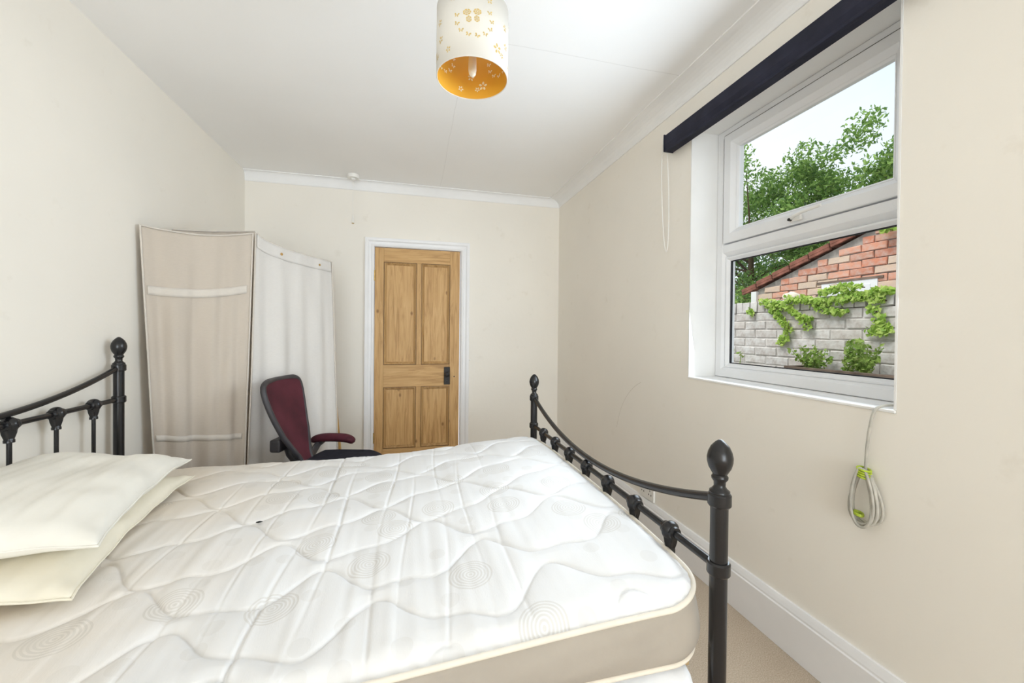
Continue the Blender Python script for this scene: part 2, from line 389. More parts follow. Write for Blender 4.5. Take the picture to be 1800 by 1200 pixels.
# ================================================================== THE ROOM
WT = 0.26
struct(box('floor', XL - WT, XR + WT, YR - WT, YB + WT, -0.1, 0.0, 'carpet'), 'beige short pile carpet covering the bedroom floor')
struct(box('ceiling', XL - WT, XR + WT, YR - WT, YB + WT, ZC, ZC + 0.15, 'ceiling_paint'), 'white painted plasterboard ceiling with fine hairline cracks')
struct(box('wall_left', XL - WT, XL, YR - WT, YB + WT, 0.0, ZC, 'cream_paint'), 'plain cream painted wall behind the headboard')
WIN = (0.852, 1.747, 0.93, 2.165)          # y0, y1, z0, z1 of the opening
bm = bmesh.new()
add_box(bm, XR, XR + WT, YR - WT, WIN[0], 0, ZC); add_box(bm, XR, XR + WT, WIN[1], YB + WT, 0, ZC)
add_box(bm, XR, XR + WT, WIN[0], WIN[1], 0, WIN[2]); add_box(bm, XR, XR + WT, WIN[0], WIN[1], WIN[3], ZC)
struct(from_bm('wall_right', bm, 'cream_paint_scuffed'), 'cream painted wall with the deep window opening')
DX0, DX1, DZ = -0.305, 0.429, 1.862        # door opening
bm = bmesh.new()
add_box(bm, XL, DX0 - 0.02, YB, YB + WT, 0, ZC); add_box(bm, DX1 + 0.02, XR, YB, YB + WT, 0, ZC); add_box(bm, DX0 - 0.02, DX1 + 0.02, YB, YB + WT, DZ + 0.02, ZC)
struct(from_bm('wall_back', bm, 'cream_paint'), 'cream painted wall around the pine door')
bm = bmesh.new()
add_box(bm, XL, RW[0], YR - WT, YR, 0, ZC); add_box(bm, RW[1], XR, YR - WT, YR, 0, ZC)
add_box(bm, RW[0], RW[1], YR - WT, YR, 0, RW[2]); add_box(bm, RW[0], RW[1], YR - WT, YR, RW[3], ZC)
struct(from_bm('wall_rear', bm, 'cream_paint'), 'cream painted wall with an added opening for fill light, opposite the pine door')
w2 = struct(empty('added_window', (0, YR - 0.1, 0)), 'added unseen window frame round the fill light, opposite the pine door')
bm = bmesh.new()
for a, b, c, d_ in ((RW[0], RW[0] + 0.06, RW[2], RW[3]), (RW[1] - 0.06, RW[1], RW[2], RW[3]), (RW[0] + 0.06, RW[1] - 0.06, RW[2], RW[2] + 0.06), (RW[0] + 0.06, RW[1] - 0.06, RW[3] - 0.06, RW[3])):
    add_box(bm, a, b, -0.06, 0.0, c, d_)
from_bm('frame', bm, 'upvc', w2)

# cornice on the back wall, coving along the right wall
def cove(depth, drop, n=7):
    pts = [(0, 0), (depth, 0), (depth, -0.006)]
    for i in range(n):
        a = (i + 0.5) / n * PI / 2
        pts.append((depth - 0.008 - (depth - 0.016) * math.sin(a), -0.008 - (drop - 0.016) * (1 - math.cos(a))))
    pts += [(0.008, -drop + 0.006), (0.006, -drop), (0, -drop)]
    return pts
pr = [(YB - p[0], ZC + p[1]) for p in cove(0.045, 0.080)]
struct(prism('trim_1', pr, 'x', XL + 0.001, XR - 0.001, 'cornice_white'), 'white cornice strip along the top of the back wall')
pr = [(XR - p[0], ZC + p[1]) for p in cove(0.10, 0.076)]
struct(prism('trim_2', pr, 'y', YR, YB - 0.001, 'cornice_white'), 'white coving between the ceiling and the window wall')
# baseboards
def board_profile(h, t):
    return [(0, 0), (t, 0), (t, h - 0.035), (t - 0.004, h - 0.031), (t - 0.004, h - 0.024), (t - 0.008, h - 0.012), (t - 0.013, h), (0, h)]
struct(prism('baseboard_right', [(XR - p[0], p[1] + 0.001) for p in board_profile(0.184, 0.022)], 'y', YR, YB - 0.02, 'white_gloss'), 'tall white moulded baseboard below the window')
struct(prism('baseboard_back', [(YB - p[0], p[1] + 0.001) for p in board_profile(0.147, 0.02)], 'x', 0.512, XR - 0.022, 'white_gloss'), 'white baseboard right of the pine door')
struct(prism('baseboard_back', [(YB - p[0], p[1] + 0.001) for p in board_profile(0.147, 0.02)], 'x', XL + 0.021, -0.382, 'white_gloss'), 'white baseboard behind the folding screen')
struct(prism('baseboard_left', [(XL + p[0], p[1] + 0.001) for p in board_profile(0.147, 0.02)], 'y', YR, YB, 'white_gloss'), 'white baseboard behind the headboard')

# architrave (mitred profile) and door lining
def architrave():
    prof = [(0.0, 0.012), (0.010, 0.018), (0.018, 0.018), (0.022, 0.012), (0.040, 0.014), (0.050, 0.022), (0.062, 0.024), (0.072, 0.024), (0.074, 0.018), (0.074, 0.0), (0.0, 0.0)]
    bm = bmesh.new(); corners = [(DX0, 0, -1, 0), (DX0, DZ, -1, 1), (DX1, DZ, 1, 1), (DX1, 0, 1, 0)]
    rings = [[bm.verts.new((x + sx * p[0], YB - p[1] - 0.0005, z + sz * p[0])) for p in prof] for x, z, sx, sz in corners]
    for a, b in zip(rings, rings[1:]):
        for i in range(len(prof)): j = (i + 1) % len(prof); bm.faces.new((a[i], a[j], b[j], b[i]))
    bm.faces.new(rings[0]); bm.faces.new(rings[-1][::-1])
    return from_bm('trim_3', bm, 'white_gloss')
struct(architrave(), 'white moulded architrave around the pine door')
bm = bmesh.new()
add_box(bm, DX0 - 0.019, DX0 + 0.002, YB + 0.0, YB + 0.2, 0, DZ + 0.002); add_box(bm, DX1 - 0.002, DX1 + 0.019, YB + 0.0, YB + 0.2, 0, DZ + 0.002)
add_box(bm, DX0 - 0.019, DX1 + 0.019, YB + 0.0, YB + 0.2, DZ + 0.002, DZ + 0.019)
struct(from_bm('trim_4', bm, 'white_gloss'), 'white door lining around the pine door')

# four panel pine door
door = struct(empty('door_1', (0, 0, 0)), 'stripped pine door with four panels and black rim lock')
dy0, dy1 = YB + 0.004, YB + 0.044
LX0, LX1, LZ0, LZ1 = DX0 + 0.005, DX1 - 0.012, 0.008, DZ - 0.003
S0, S1, M0, M1 = -0.226, 0.332, 0.044, 0.088
R_BOT, R_L0, R_L1, R_T = 0.143, 0.668, 0.862, 1.738
box('stile', LX0, S0, dy0, dy1, LZ0, LZ1, 'pine', door, 0.0015); box('stile', S1, LX1, dy0, dy1, LZ0, LZ1, 'pine', door, 0.0015)
for z0, z1 in ((LZ0, R_BOT), (R_L0, R_L1), (R_T, LZ1)): box('rail', S0 + 0.0006, S1 - 0.0006, dy0, dy1, z0, z1, 'pine_rail', door, 0.0012)
for z0, z1 in ((R_BOT, R_L0), (R_L1, R_T)):
    box('muntin', M0, M1, dy0, dy1, z0 + 0.0006, z1 - 0.0006, 'pine', door, 0.0012)
    for x0, x1 in ((S0, M0), (M1, S1)):
        box('panel', x0, x1, dy0 + 0.016, dy1 - 0.016, z0, z1, 'pine', door)
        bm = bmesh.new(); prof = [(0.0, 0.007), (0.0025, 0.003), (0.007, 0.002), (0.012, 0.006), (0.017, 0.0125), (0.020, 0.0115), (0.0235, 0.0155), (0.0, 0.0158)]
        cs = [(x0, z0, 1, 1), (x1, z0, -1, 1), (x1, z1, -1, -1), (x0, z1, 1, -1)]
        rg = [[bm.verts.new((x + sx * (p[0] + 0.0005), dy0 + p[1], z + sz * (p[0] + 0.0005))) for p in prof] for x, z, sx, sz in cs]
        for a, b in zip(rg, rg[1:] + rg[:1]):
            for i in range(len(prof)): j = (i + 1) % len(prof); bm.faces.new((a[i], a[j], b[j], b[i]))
        md = from_bm('moulding', bm, 'pine_moulding_shaded', door)
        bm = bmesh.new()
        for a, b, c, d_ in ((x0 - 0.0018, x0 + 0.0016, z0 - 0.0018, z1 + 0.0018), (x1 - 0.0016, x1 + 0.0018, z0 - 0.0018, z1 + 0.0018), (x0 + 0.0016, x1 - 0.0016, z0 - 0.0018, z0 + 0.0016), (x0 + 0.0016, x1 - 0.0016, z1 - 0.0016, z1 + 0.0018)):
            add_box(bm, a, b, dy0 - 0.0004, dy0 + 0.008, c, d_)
        q_ = from_bm('quirk_shade', bm, 'joint_shade', md); q_['label'] = 'dark joint line round the panel with recess shade painted in'  # dark strip paints shade into the panel recess
lock = box('rim_lock', 0.285, 0.337, dy0 - 0.014, dy0 + 0.001, 0.684, 0.838, 'iron', door, 0.003)
lock['label'] = 'black iron lock plate with a round knob'
lathe('knob', [(0.008, 0), (0.008, 0.012), (0.018, 0.016), (0.023, 0.026), (0.021, 0.036), (0.012, 0.041), (0.0, 0.042)], 'iron', lock, (0.311, dy0 - 0.014, 0.775), 18, Matrix.Rotation(PI / 2, 4, 'X'))
lathe('keyhole_cover', [(0.009, 0), (0.009, 0.003), (0.0, 0.004)], 'iron', lock, (0.311, dy0 - 0.014, 0.712), 14, Matrix.Rotation(PI / 2, 4, 'X'))
lathe('old_keyhole', [(0.006, 0), (0.006, 0.0015), (0.0, 0.002)], 'iron', door, (0.375, dy0 + 0.0005, 0.752), 10, Matrix.Rotation(PI / 2, 4, 'X'))
for z in (0.24, 1.62):
    h = lathe('hinge', [(0.006, -0.045), (0.006, 0.045)], 'brass', door, (DX0 + 0.004, dy0 - 0.003, z), 10)
    h['label'] = 'worn brass butt hinge'

# ------------------------------------------------------------------ side window
win = struct(empty('window_1', (0, 0, 0)), 'white framed window with fixed lower pane and top hung upper sash')
y0, y1, z0, z1 = WIN; FX = 1.50
box('window_sill', XR - 0.004, FX + 0.03, y0 + 0.001, y1 - 0.001, z0 + 0.0005, z0 + 0.010, 'reveal_white', win, 0.002)
bm = bmesh.new()
add_box(bm, XR - 0.0015, FX + 0.03, y1 - 0.006, y1 - 0.0005, z0 + 0.010, z1 - 0.006); add_box(bm, XR - 0.0015, FX + 0.03, y0 + 0.0005, y0 + 0.006, z0 + 0.010, z1 - 0.006)
add_box(bm, XR - 0.0015, FX + 0.03, y0 + 0.0005, y1 - 0.0005, z1 - 0.006, z1 - 0.0005)
from_bm('reveal_lining', bm, 'reveal_white', win)
def ring_frame(name, ya, yb, za, zb, w, xf, xb, mat, parent, ch=0.012, bead=True):
    """mitred frame, room face at xf, outside at xb; chamfered towards the glass"""
    prof = [(0, xb), (0, xf + 0.003), (0.003, xf), (w - ch, xf), (w, xf + ch), (w, xb)]
    bm = bmesh.new()
    cs = [(ya, za, 1, 1), (yb, za, -1, 1), (yb, zb, -1, -1), (ya, zb, 1, -1)]
    rg = [[bm.verts.new((p[1], y + sy * p[0], z + sz * p[0])) for p in prof] for y, z, sy, sz in cs]
    for a, b in zip(rg, rg[1:] + rg[:1]):
        for i in range(len(prof)): j = (i + 1) % len(prof); bm.faces.new((a[i], a[j], b[j], b[i]))
    return from_bm(name, bm, mat, parent)
TZ0, TZ1 = 1.534, 1.592
fr = ring_frame('outer_frame', y0 + 0.007, y1 - 0.007, z0 + 0.012, z1 - 0.007, 0.048, FX, FX + 0.07, 'upvc', win, 0.01)
prism('transom', [(FX + 0.07, TZ0), (FX + 0.024, TZ0), (FX + 0.001, TZ0 + 0.022), (FX + 0.001, TZ1), (FX + 0.07, TZ1)], 'y', y0 + 0.05, y1 - 0.05, 'upvc', win)
bead = ring_frame('glazing_bead', y0 + 0.055, y1 - 0.055, z0 + 0.060, TZ0, 0.020, FX + 0.012, FX + 0.035, 'upvc', win, 0.012)
ring_frame('gasket', y0 + 0.075, y1 - 0.075, z0 + 0.080, TZ0 - 0.020, 0.004, FX + 0.024, FX + 0.036, 'gasket', win, 0.001)
box('pane', FX + 0.030, FX + 0.034, y0 + 0.07, y1 - 0.07, z0 + 0.075, TZ0 - 0.016, 'window_glass', win)
sash = ring_frame('sash', y0 + 0.057, y1 - 0.057, TZ1 + 0.006, z1 - 0.039, 0.064, FX - 0.008, FX + 0.05, 'upvc', win, 0.022)
sash['label'] = 'top hung opening sash'
bm = bmesh.new()
for ya, yb in ((y1 - 0.0575, y1 - 0.0535), (y0 + 0.0535, y0 + 0.0575)): add_box(bm, FX - 0.003, FX + 0.01, ya, yb, TZ1 + 0.01, z1 - 0.036)
add_box(bm, FX - 0.003, FX + 0.01, y0 + 0.0575, y1 - 0.0575, z1 - 0.0395, z1 - 0.0355)
from_bm('sash_seal', bm, 'gasket', sash)
ring_frame('glazing_bead', y0 + 0.118, y1 - 0.118, TZ1 + 0.066, z1 - 0.100, 0.010, FX + 0.010, FX + 0.03, 'upvc', sash, 0.008)
box('pane', FX + 0.020, FX + 0.024, y0 + 0.12, y1 - 0.12, TZ1 + 0.068, z1 - 0.102, 'window_glass', sash)
hd = box('handle', FX - 0.026, FX - 0.011, 1.265, 1.315, TZ1 + 0.014, TZ1 + 0.036, 'white_plastic', sash, 0.004)
hd['label'] = 'white lever window handle'
tube('lever', [(FX - 0.03, 1.30, TZ1 + 0.026), (FX - 0.042, 1.28, TZ1 + 0.028), (FX - 0.046, 1.24, TZ1 + 0.034), (FX - 0.044, 1.17, TZ1 + 0.040)], 0.006, 'white_plastic', hd)
lathe('key_barrel', [(0.006, 0), (0.006, 0.012), (0, 0.013)], 'iron', hd, (FX - 0.026, 1.305, TZ1 + 0.022), 12, Matrix.Rotation(-PI / 2, 4, 'Y'))

# ================================================================== BED
bed = tag(empty('bed_frame', (-0.28, 1.445, 0)), 'black metal double bed frame with curved rails and ball finials', 'bed')
BX, BY = -0.28, 1.445
def L(x, y, z): return (x - BX, y - BY, z)
HX, FXX = -1.228, 0.668
POST_R = 0.0185
finial_prof = [(0.0185, 0.0), (0.021, 0.004), (0.021, 0.010), (0.016, 0.014), (0.012, 0.020), (0.0125, 0.030), (0.017, 0.036), (0.0175, 0.041), (0.0145, 0.046),
               (0.018, 0.052), (0.0235, 0.062), (0.0265, 0.074), (0.027, 0.084), (0.0245, 0.096), (0.019, 0.108), (0.011, 0.117), (0.005, 0.122), (0.0, 0.1235)]
def collar_prof(r, h): return [(POST_R - 0.001, -h / 2), (r - 0.003, -h / 2), (r, -h / 2 + 0.004), (r, h / 2 - 0.004), (r - 0.003, h / 2), (POST_R - 0.001, h / 2)]
def post(x, y, ztop, collars):
    p = lathe('post', [(0.016, 0.0), (0.020, 0.004), (0.020, 0.02), (POST_R, 0.022), (POST_R, ztop)], 'black_metal', bed, L(x, y, 0), 28)
    lathe('finial', finial_prof, 'black_metal', p, L(x, y, ztop), 28, ang=60)
    for c in collars: lathe('collar', collar_prof(0.0245, 0.030), 'black_metal', p, L(x, y, c), 28)
FY0, FY1 = 0.755, 2.149
HY0, HY1 = 0.775, 2.112
for y in (FY0, FY1): post(FXX, y, 0.797, (0.787, 0.635))
for y in (HY0, HY1): post(HX, y, 0.992, (0.982, 0.845))
def end_panel(x, ya, yb, zend, zmid, zrail, n):
    c = (ya + yb) / 2; hw = (yb - ya) / 2
    pts = [L(x, c + hw * t, zmid + (zend - zmid) * t * t) for t in np.linspace(-0.97, 0.97, 41)]
    tube('curved_rail', pts, 0.0105, 'black_metal', bed, 14)
    tube('cross_rail', [L(x, ya + 0.01, zrail), L(x, yb - 0.01, zrail)], 0.0095, 'black_metal', bed, 14)
    tube('cross_rail', [L(x, ya + 0.01, 0.22), L(x, yb - 0.01, 0.22)], 0.012, 'black_metal', bed, 14)
    for i in range(n):
        y = c + (i - (n - 1) / 2) * 0.175
        b = tube('baluster', [L(x, y, 0.22), L(x, y, zrail)], 0.0065, 'black_metal', bed, 12)
        # cast knuckle: ribbed barrel round the rail and a tapering fluted skirt round the baluster
        bm = bmesh.new()
        prof = [(1.15 * a_, 1.15 * b_) for a_, b_ in [(0.011, -0.021), (0.014, -0.020), (0.015, -0.015), (0.0125, -0.012), (0.018, -0.009), (0.0215, -0.003), (0.0215, 0.003), (0.018, 0.009), (0.0125, 0.012), (0.015, 0.015), (0.014, 0.020), (0.011, 0.021)]]
        add_lathe(bm, prof, 20, Matrix.Translation(L(x, y, zrail)) @ Matrix.Rotation(PI / 2, 4, 'X'))
        nf = 24; rings = []
        for (r, z, fl) in ((0.0215, 0.002, 0.0), (0.0185, -0.012, 0.10), (0.0155, -0.028, 0.16), (0.0125, -0.040, 0.14), (0.0115, -0.046, 0.05), (0.0130, -0.048, 0), (0.0130, -0.056, 0), (0.0070, -0.057, 0)):
            rings.append([bm.verts.new(Vector(L(x, y, zrail + z)) + Vector((math.cos(2 * PI * k / nf), math.sin(2 * PI * k / nf), 0)) * r * (1 + fl * math.cos(6 * 2 * PI * k / nf))) for k in range(nf)])
        for a, bb in zip(rings, rings[1:]):
            for k in range(nf): bm.faces.new((a[k], a[(k + 1) % nf], bb[(k + 1) % nf], bb[k]))
        bm.faces.new(rings[0]); bm.faces.new(rings[-1][::-1])
        auto_smooth(from_bm('cast_knuckle', bm, 'black_metal', b), 50)
end_panel(FXX, FY0, FY1, 0.792, 0.670, 0.635, 7)
end_panel(HX, HY0, HY1, 0.985, 0.872, 0.845, 7)
for y in (0.92, 1.97):
    box('side_rail', *[HX - BX, FXX - BX], y - BY - 0.012, y - BY + 0.012, 0.315, 0.385, 'black_metal', bed, 0.003)
for i in range(13):
    x = -1.14 + i * 0.145
    box('slat', x - BX - 0.032, x - BX + 0.032, 0.80 - BY, 2.09 - BY, 0.386, 0.398, 'slat_wood', bed, 0.002)
for x, y in ((-0.28, 1.445),):
    box('centre_rail', HX - BX, FXX - BX, y - BY - 0.012, y - BY + 0.012, 0.32, 0.371, 'black_metal', bed)
    lathe('support_leg', [(0.012, 0), (0.012, 0.325)], 'black_metal', bed, L(x, y, 0), 14)

# ------------------------------------------------------------------ mattress
MX0, MX1, MY0, MY1 = -1.205, 0.652, 0.752, 2.112
MCX, MCY, MA, MB_ = (MX0 + MX1) / 2, (MY0 + MY1) / 2, (MX1 - MX0) / 2, (MY1 - MY0) / 2
def sm(t): t = np.clip(t, 0, 1); return t * t * (3 - 2 * t)
def round_rect(x, y, a, b, r):
    """square-to-rounded rectangle map (x in [-a,a], y in [-b,b])"""
    ax, ay = np.abs(x), np.abs(y)
    p = np.clip((ax - (a - r)) / r, 0, 1); q = np.clip((ay - (b - r)) / r, 0, 1)
    nx = np.where(p > 0, a - r + r * p * np.sqrt(1 - q * q / 2), ax); ny = np.where(q > 0, b - r + r * q * np.sqrt(1 - p * p / 2), ay)
    return np.sign(x) * nx, np.sign(y) * ny
def top_z(X, Y):
    v = np.clip((Y - MCY) / MB_, -1.05, 1.05)
    base = 0.532 + 0.045 * sm((X + 0.35) / 1.0)
    foot = 0.036 * sm((X - 0.10) / 0.5) * np.sqrt(np.clip(1 - np.abs(v) ** 2.6, 0, 1))
    crown = 0.018 * (1 - v * v) * np.clip(1 - ((X - MCX) / MA) ** 4, 0, 1)
    return base + foot + crown
MOBJ = tag(empty('mattress', (MCX, MCY, 0.43)), 'white quilted mattress with woven ring pattern and piped border darkened by painted shade', 'mattress')
n1, n2 = 600, 420
gx, gy = np.meshgrid(np.linspace(-MA, MA, n1), np.linspace(-MB_, MB_, n2), indexing='ij')
CR = 0.105
ox, oy = round_rect(gx, gy, MA, MB_, CR)
WX, WY = ox + MCX, oy + MCY
Z = top_z(WX, WY)
edge = np.minimum(MA - np.abs(gx), MB_ - np.abs(gy))
# quilting: wavy stitch lines, scalloped
f1 = vnoise(3); f2 = vnoise(5); f3 = vnoise(9); f4 = vnoise(11)
D_ = np.full(WX.shape, 9.0)
for k in range(-2, 12):
    ph = k * 2.4
    yc = MY0 - 0.02 + k * 0.15 + 0.052 * np.sin(2 * PI * WX / 0.40 + ph) + 0.022 * np.sin(4 * PI * WX / 0.40 + 1.7 * ph) + 0.012 * f1(WX, WX * 0 + k, 5, 3)
    sl_ = np.gradient(yc, axis=0) / np.maximum(1e-6, np.gradient(WX, axis=0) + 1e-6)
    D_ = np.minimum(D_, np.abs(WY - yc) / np.sqrt(1 + np.clip(sl_, -4, 4) ** 2))
fade = sm(edge / 0.05)
quilt = (0.0080 * (1 - np.exp(-(D_ / 0.022))) - 0.0035 * np.exp(-(D_ / 0.0045) ** 2)) * fade
# creases running across the bed
wr = f2(WX, WY, 42, 4.5); wr2 = f3(WX, WY, 85, 7)
amt = 0.6 + 0.4 * np.clip(f4(WX, WY, 3, 3), -1, 1)
left = 1.15 - 0.75 * sm((WX + 0.1) / 0.7)
crease = (0.0020 * np.clip(wr, -1.6, 1.6) + 0.0011 * wr2) * amt * left * fade
for x0_, w_, dpt in ((-0.30, 0.0045, 0.0085), (-0.215, 0.0045, 0.0065), (-0.50, 0.004, 0.004), (-0.07, 0.004, 0.0045), (0.10, 0.004, 0.003), (-0.63, 0.004, 0.003), (0.27, 0.004, 0.002), (-0.40, 0.004, 0.0035), (0.0, 0.0035, 0.003), (0.185, 0.0035, 0.0025)):
    xc = x0_ + 0.012 * np.sin(WY * 5 + x0_ * 20) + 0.05 * (WY - MCY) * (0.5 + x0_)
    crease = crease - dpt * np.exp(-((WX - xc) / w_) ** 2) * fade * (0.6 + 0.4 * np.sin(WY * 6 + x0_ * 31))
roll = -0.014 * (1 - sm(edge / 0.045)) ** 2
pucker = 0.0018 * np.sin(170 * (WX + WY) + 2 * f3(WX, WY, 20, 20)) * np.exp(-edge / 0.02) * sm(edge / 0.006)
Ztop = Z + quilt + crease + roll + pucker
P = np.stack([WX - MCX, WY - MCY, Ztop - 0.43], -1)
grid_mesh('quilted_top', P, 'mattress_ticking', MOBJ)
# outline loop (same order round the grid edge)
loop = [(i, 0) for i in range(n1 - 1)] + [(n1 - 1, j) for j in range(n2 - 1)] + [(i, n2 - 1) for i in range(n1 - 1, 0, -1)] + [(0, j) for j in range(n2 - 1, 0, -1)]
ii = np.array([a for a, b in loop]); jj = np.array([b for a, b in loop])
E3 = P[ii, jj]
ctr = np.zeros(3)
nx_ = np.roll(E3, -2, 0) - np.roll(E3, 2, 0); nrm = np.stack([nx_[:, 1], -nx_[:, 0]], -1); nrm /= np.linalg.norm(nrm, axis=1, keepdims=True)
s_par = np.cumsum(np.linalg.norm(np.roll(E3, -1, 0) - E3, axis=1))
rows = []
zb = 0.012
for t in np.linspace(0, 1, 22):
    z = E3[:, 2] * (1 - t) + zb * t
    bulge = 0.018 * np.sin(PI * t) ** 0.7 + 0.006 * np.sin(PI * t) * f2(s_par, s_par * 0 + t * 3, 13, 2)
    row = E3.copy(); row[:, 0] += nrm[:, 0] * bulge; row[:, 1] += nrm[:, 1] * bulge; row[:, 2] = z
    rows.append(row)
grid_mesh('border', np.stack(rows, 1), 'mattress_border_shaded', MOBJ, closed_u=True)
def pipe_loop(zoff, k=3):
    pts = E3[::k].copy(); pts[:, 0] += nrm[::k, 0] * 0.003; pts[:, 1] += nrm[::k, 1] * 0.003
    if zoff is not None: pts[:, 2] = zoff
    return [tuple(p) for p in pts]
tube('piping', pipe_loop(None), 0.0058, 'mattress_piping', MOBJ, 8, True)
tube('piping', pipe_loop(zb), 0.0058, 'mattress_piping', MOBJ, 8, True)
gb = E3[::6].copy(); gb[:, 2] = 0.008
me = bpy.data.meshes.new('underside'); me.from_pydata([tuple(p) for p in gb], [], [list(range(len(gb)))]); link('underside', me, 'mattress_border_shaded', MOBJ)

# sheet on the slats under the mattress
sx, sy = np.meshgrid(np.linspace(-1.18, 0.612, 120), np.linspace(-1, 1, 90), indexing='ij')
yy = 1.445 + sy * 0.80; over = np.maximum(0, np.abs(yy - 1.445) - 0.665)
zz = 0.400 - over * 1.5 * (0.8 + 0.2 * f2(sx, sy, 8, 1)); yfix = 1.445 + np.clip(yy - 1.445, -0.668, 0.668) + np.sign(sy) * 0.020 * np.minimum(1, over / 0.05) + 0.008 * np.sin(sx * 40 + f1(sx, sy, 9, 2)) * np.minimum(1, over / 0.03)
zz = zz + 0.0025 * f3(sx, sy, 16, 16)
zz = np.where(over > 0, zz, np.clip(zz, 0.392, 0.425))
sh = grid_mesh('under_sheet', np.stack([sx, yfix, np.maximum(zz, 0.2) + 0.006], -1), 'sheet_white')
m_ = sh.modifiers.new('thick', 'SOLIDIFY'); m_.thickness = 0.004
tag(sh, 'white sheet hanging below the mattress over the bed slats', 'sheet')

# ------------------------------------------------------------------ pillows
def pillow(name, loc, rz, a, b, T, tilt, mat, seed, label):
    o = tag(empty(name, loc, rz), label, 'pillow')
    o.rotation_euler = (tilt[0], tilt[1], rz)
    N, M = 90, 120
    u, v = np.meshgrid(np.linspace(-1, 1, N), np.linspace(-1, 1, M), indexing='ij')
    fa, fb = vnoise(seed), vnoise(seed + 1)
    px = a * u * (1 - 0.075 * (1 - v ** 2) * np.abs(u)) ; py = b * v * (1 - 0.06 * (1 - u ** 2) * np.abs(v))
    px = px + 0.05 * a * np.sign(u) * (np.abs(u) * np.abs(v)) ** 6
    py = py + 0.04 * b * np.sign(v) * (np.abs(u) * np.abs(v)) ** 6
    prof = np.clip(1 - np.abs(u) ** 2.6, 0, 1) ** 0.45 * np.clip(1 - np.abs(v) ** 3.0, 0, 1) ** 0.45
    rad = (1 - prof)
    wr = 0.0035 * fa(px, py, 26, 9) * (0.3 + rad) + 0.002 * fb(px, py, 55, 20)
    pucker = 0.004 * np.sin(60 * (px + py) + 3 * fb(px, py, 10, 10)) * np.clip(1 - prof * 1.6, 0, 1) * sm(prof * 6)
    edge_w = 0.004 * fa(px * 2, py * 2, 12, 12)
    zt = T * prof * (1.0 + 0.12 * fb(px, py, 4, 4)) + (wr + pucker) * sm(prof * 4) + edge_w
    zbm = -0.55 * T * prof + edge_w
    Vt = np.stack([px, py, zt], -1).reshape(-1, 3); Vb = np.stack([px, py, zbm], -1)
    idx = np.arange(N * M).reshape(N, M)
    F = np.stack([idx[:-1, :-1], idx[1:, :-1], idx[1:, 1:], idx[:-1, 1:]], -1).reshape(-1, 4).tolist()
    off = N * M
    F += [[q[3] + off, q[2] + off, q[1] + off, q[0] + off] for q in F]
    me = bpy.data.meshes.new('cover'); me.from_pydata(Vt.tolist() + Vb.reshape(-1, 3).tolist(), [], F)
    bm = bmesh.new(); bm.from_mesh(me); bmesh.ops.remove_doubles(bm, verts=bm.verts, dist=1e-5); bm.to_mesh(me); bm.free()
    link('cover', me, mat, o, True)
    lp = [(i, 0) for i in range(N - 1)] + [(N - 1, j) for j in range(M - 1)] + [(i, M - 1) for i in range(N - 1, 0, -1)] + [(0, j) for j in range(M - 1, 0, -1)]
    tube('seam', [(px[i, j], py[i, j], zt[i, j]) for i, j in lp], 0.0028, mat, o, 6, True)
    return o
pillow('pillow', (-0.985, 1.395, 0.585), math.radians(9), 0.225, 0.375, 0.055, (0, 0.02), 'pillow_cotton_aged', 21, 'flat ivory pillow lying on the mattress under the plumper pillow')
pillow('pillow', (-0.985, 1.420, 0.672), math.radians(12), 0.225, 0.370, 0.082, (-0.03, 0.08), 'pillow_cotton', 31, 'plump cream pillow stacked on top of the flat ivory pillow')

# small black scrap on the mattress
bm = bmesh.new()
for a in range(9):
    ang = a / 9 * 2 * PI; r = 0.006 + 0.004 * RNG.random()
    bm.verts.new((r * math.cos(ang) * 1.4, r * math.sin(ang), 0.002 * RNG.random()))
top = bm.verts.new((0, 0, 0.004)); bm.verts.ensure_lookup_table()
for a in range(9): bm.faces.new((bm.verts[a], bm.verts[(a + 1) % 9], top))
o = from_bm('fluff_scrap', bm, 'scrap_black'); sxp, syp = -0.452, 1.395
o.location = (sxp, syp, float(top_z(np.array(sxp), np.array(syp))) + 0.008)
tag(o, 'tiny black scrap of fluff lying on the mattress', 'scrap')

# ================================================================== FOLDING SCREEN
scr = tag(empty('folding_screen', (-0.84, 2.48, 0)), 'folding fabric screen with linen panels standing in the corner', 'screen')
def fabric_panel(name, TL, TR, BL, BR, sag, mat, seed, fold=0.008, nu=70, nv=110, belly=0.0):
    TL, TR, BL, BR = [np.array(p) - np.array((-0.84, 2.48, 0)) for p in (TL, TR, BL, BR)]
    u, v = np.meshgrid(np.linspace(0, 1, nu), np.linspace(0, 1, nv), indexing='ij')
    U, V = u[..., None], v[..., None]
    P = (TL * (1 - U) + TR * U) * (1 - V) + (BL * (1 - U) + BR * U) * V
    nrm = np.cross(TR - TL, BL - TL); nrm = nrm / np.linalg.norm(nrm)
    if nrm[1] > 0: nrm = -nrm
    g1, g2 = vnoise(seed), vnoise(seed + 1)
    d = fold * g1(u, v, 16, 1.6) * sm(np.minimum(u, 1 - u) / 0.15) * (0.25 + 0.75 * sm(v / 0.35)) + 0.0025 * g2(u, v, 30, 8) + belly * np.sin(PI * u) * np.sin(PI * v)
    P = P + d[..., None] * nrm
    P[..., 2] -= sag(u) * (1 - v)
    o = grid_mesh(name, P, mat, scr)
    m_ = o.modifiers.new('thick', 'SOLIDIFY'); m_.thickness = 0.003; m_.offset = 0
    return o, P, nrm
A_TL, A_TR, A_BL, A_BR = (-1.255, 2.30, 1.645), (-0.876, 2.59, 1.698), (-1.205, 2.365, 0.02), (-0.874, 2.445, 0.02)
C_TR, C_BR = (-0.537, 3.025, 1.626), (-0.466, 2.92, 0.02)
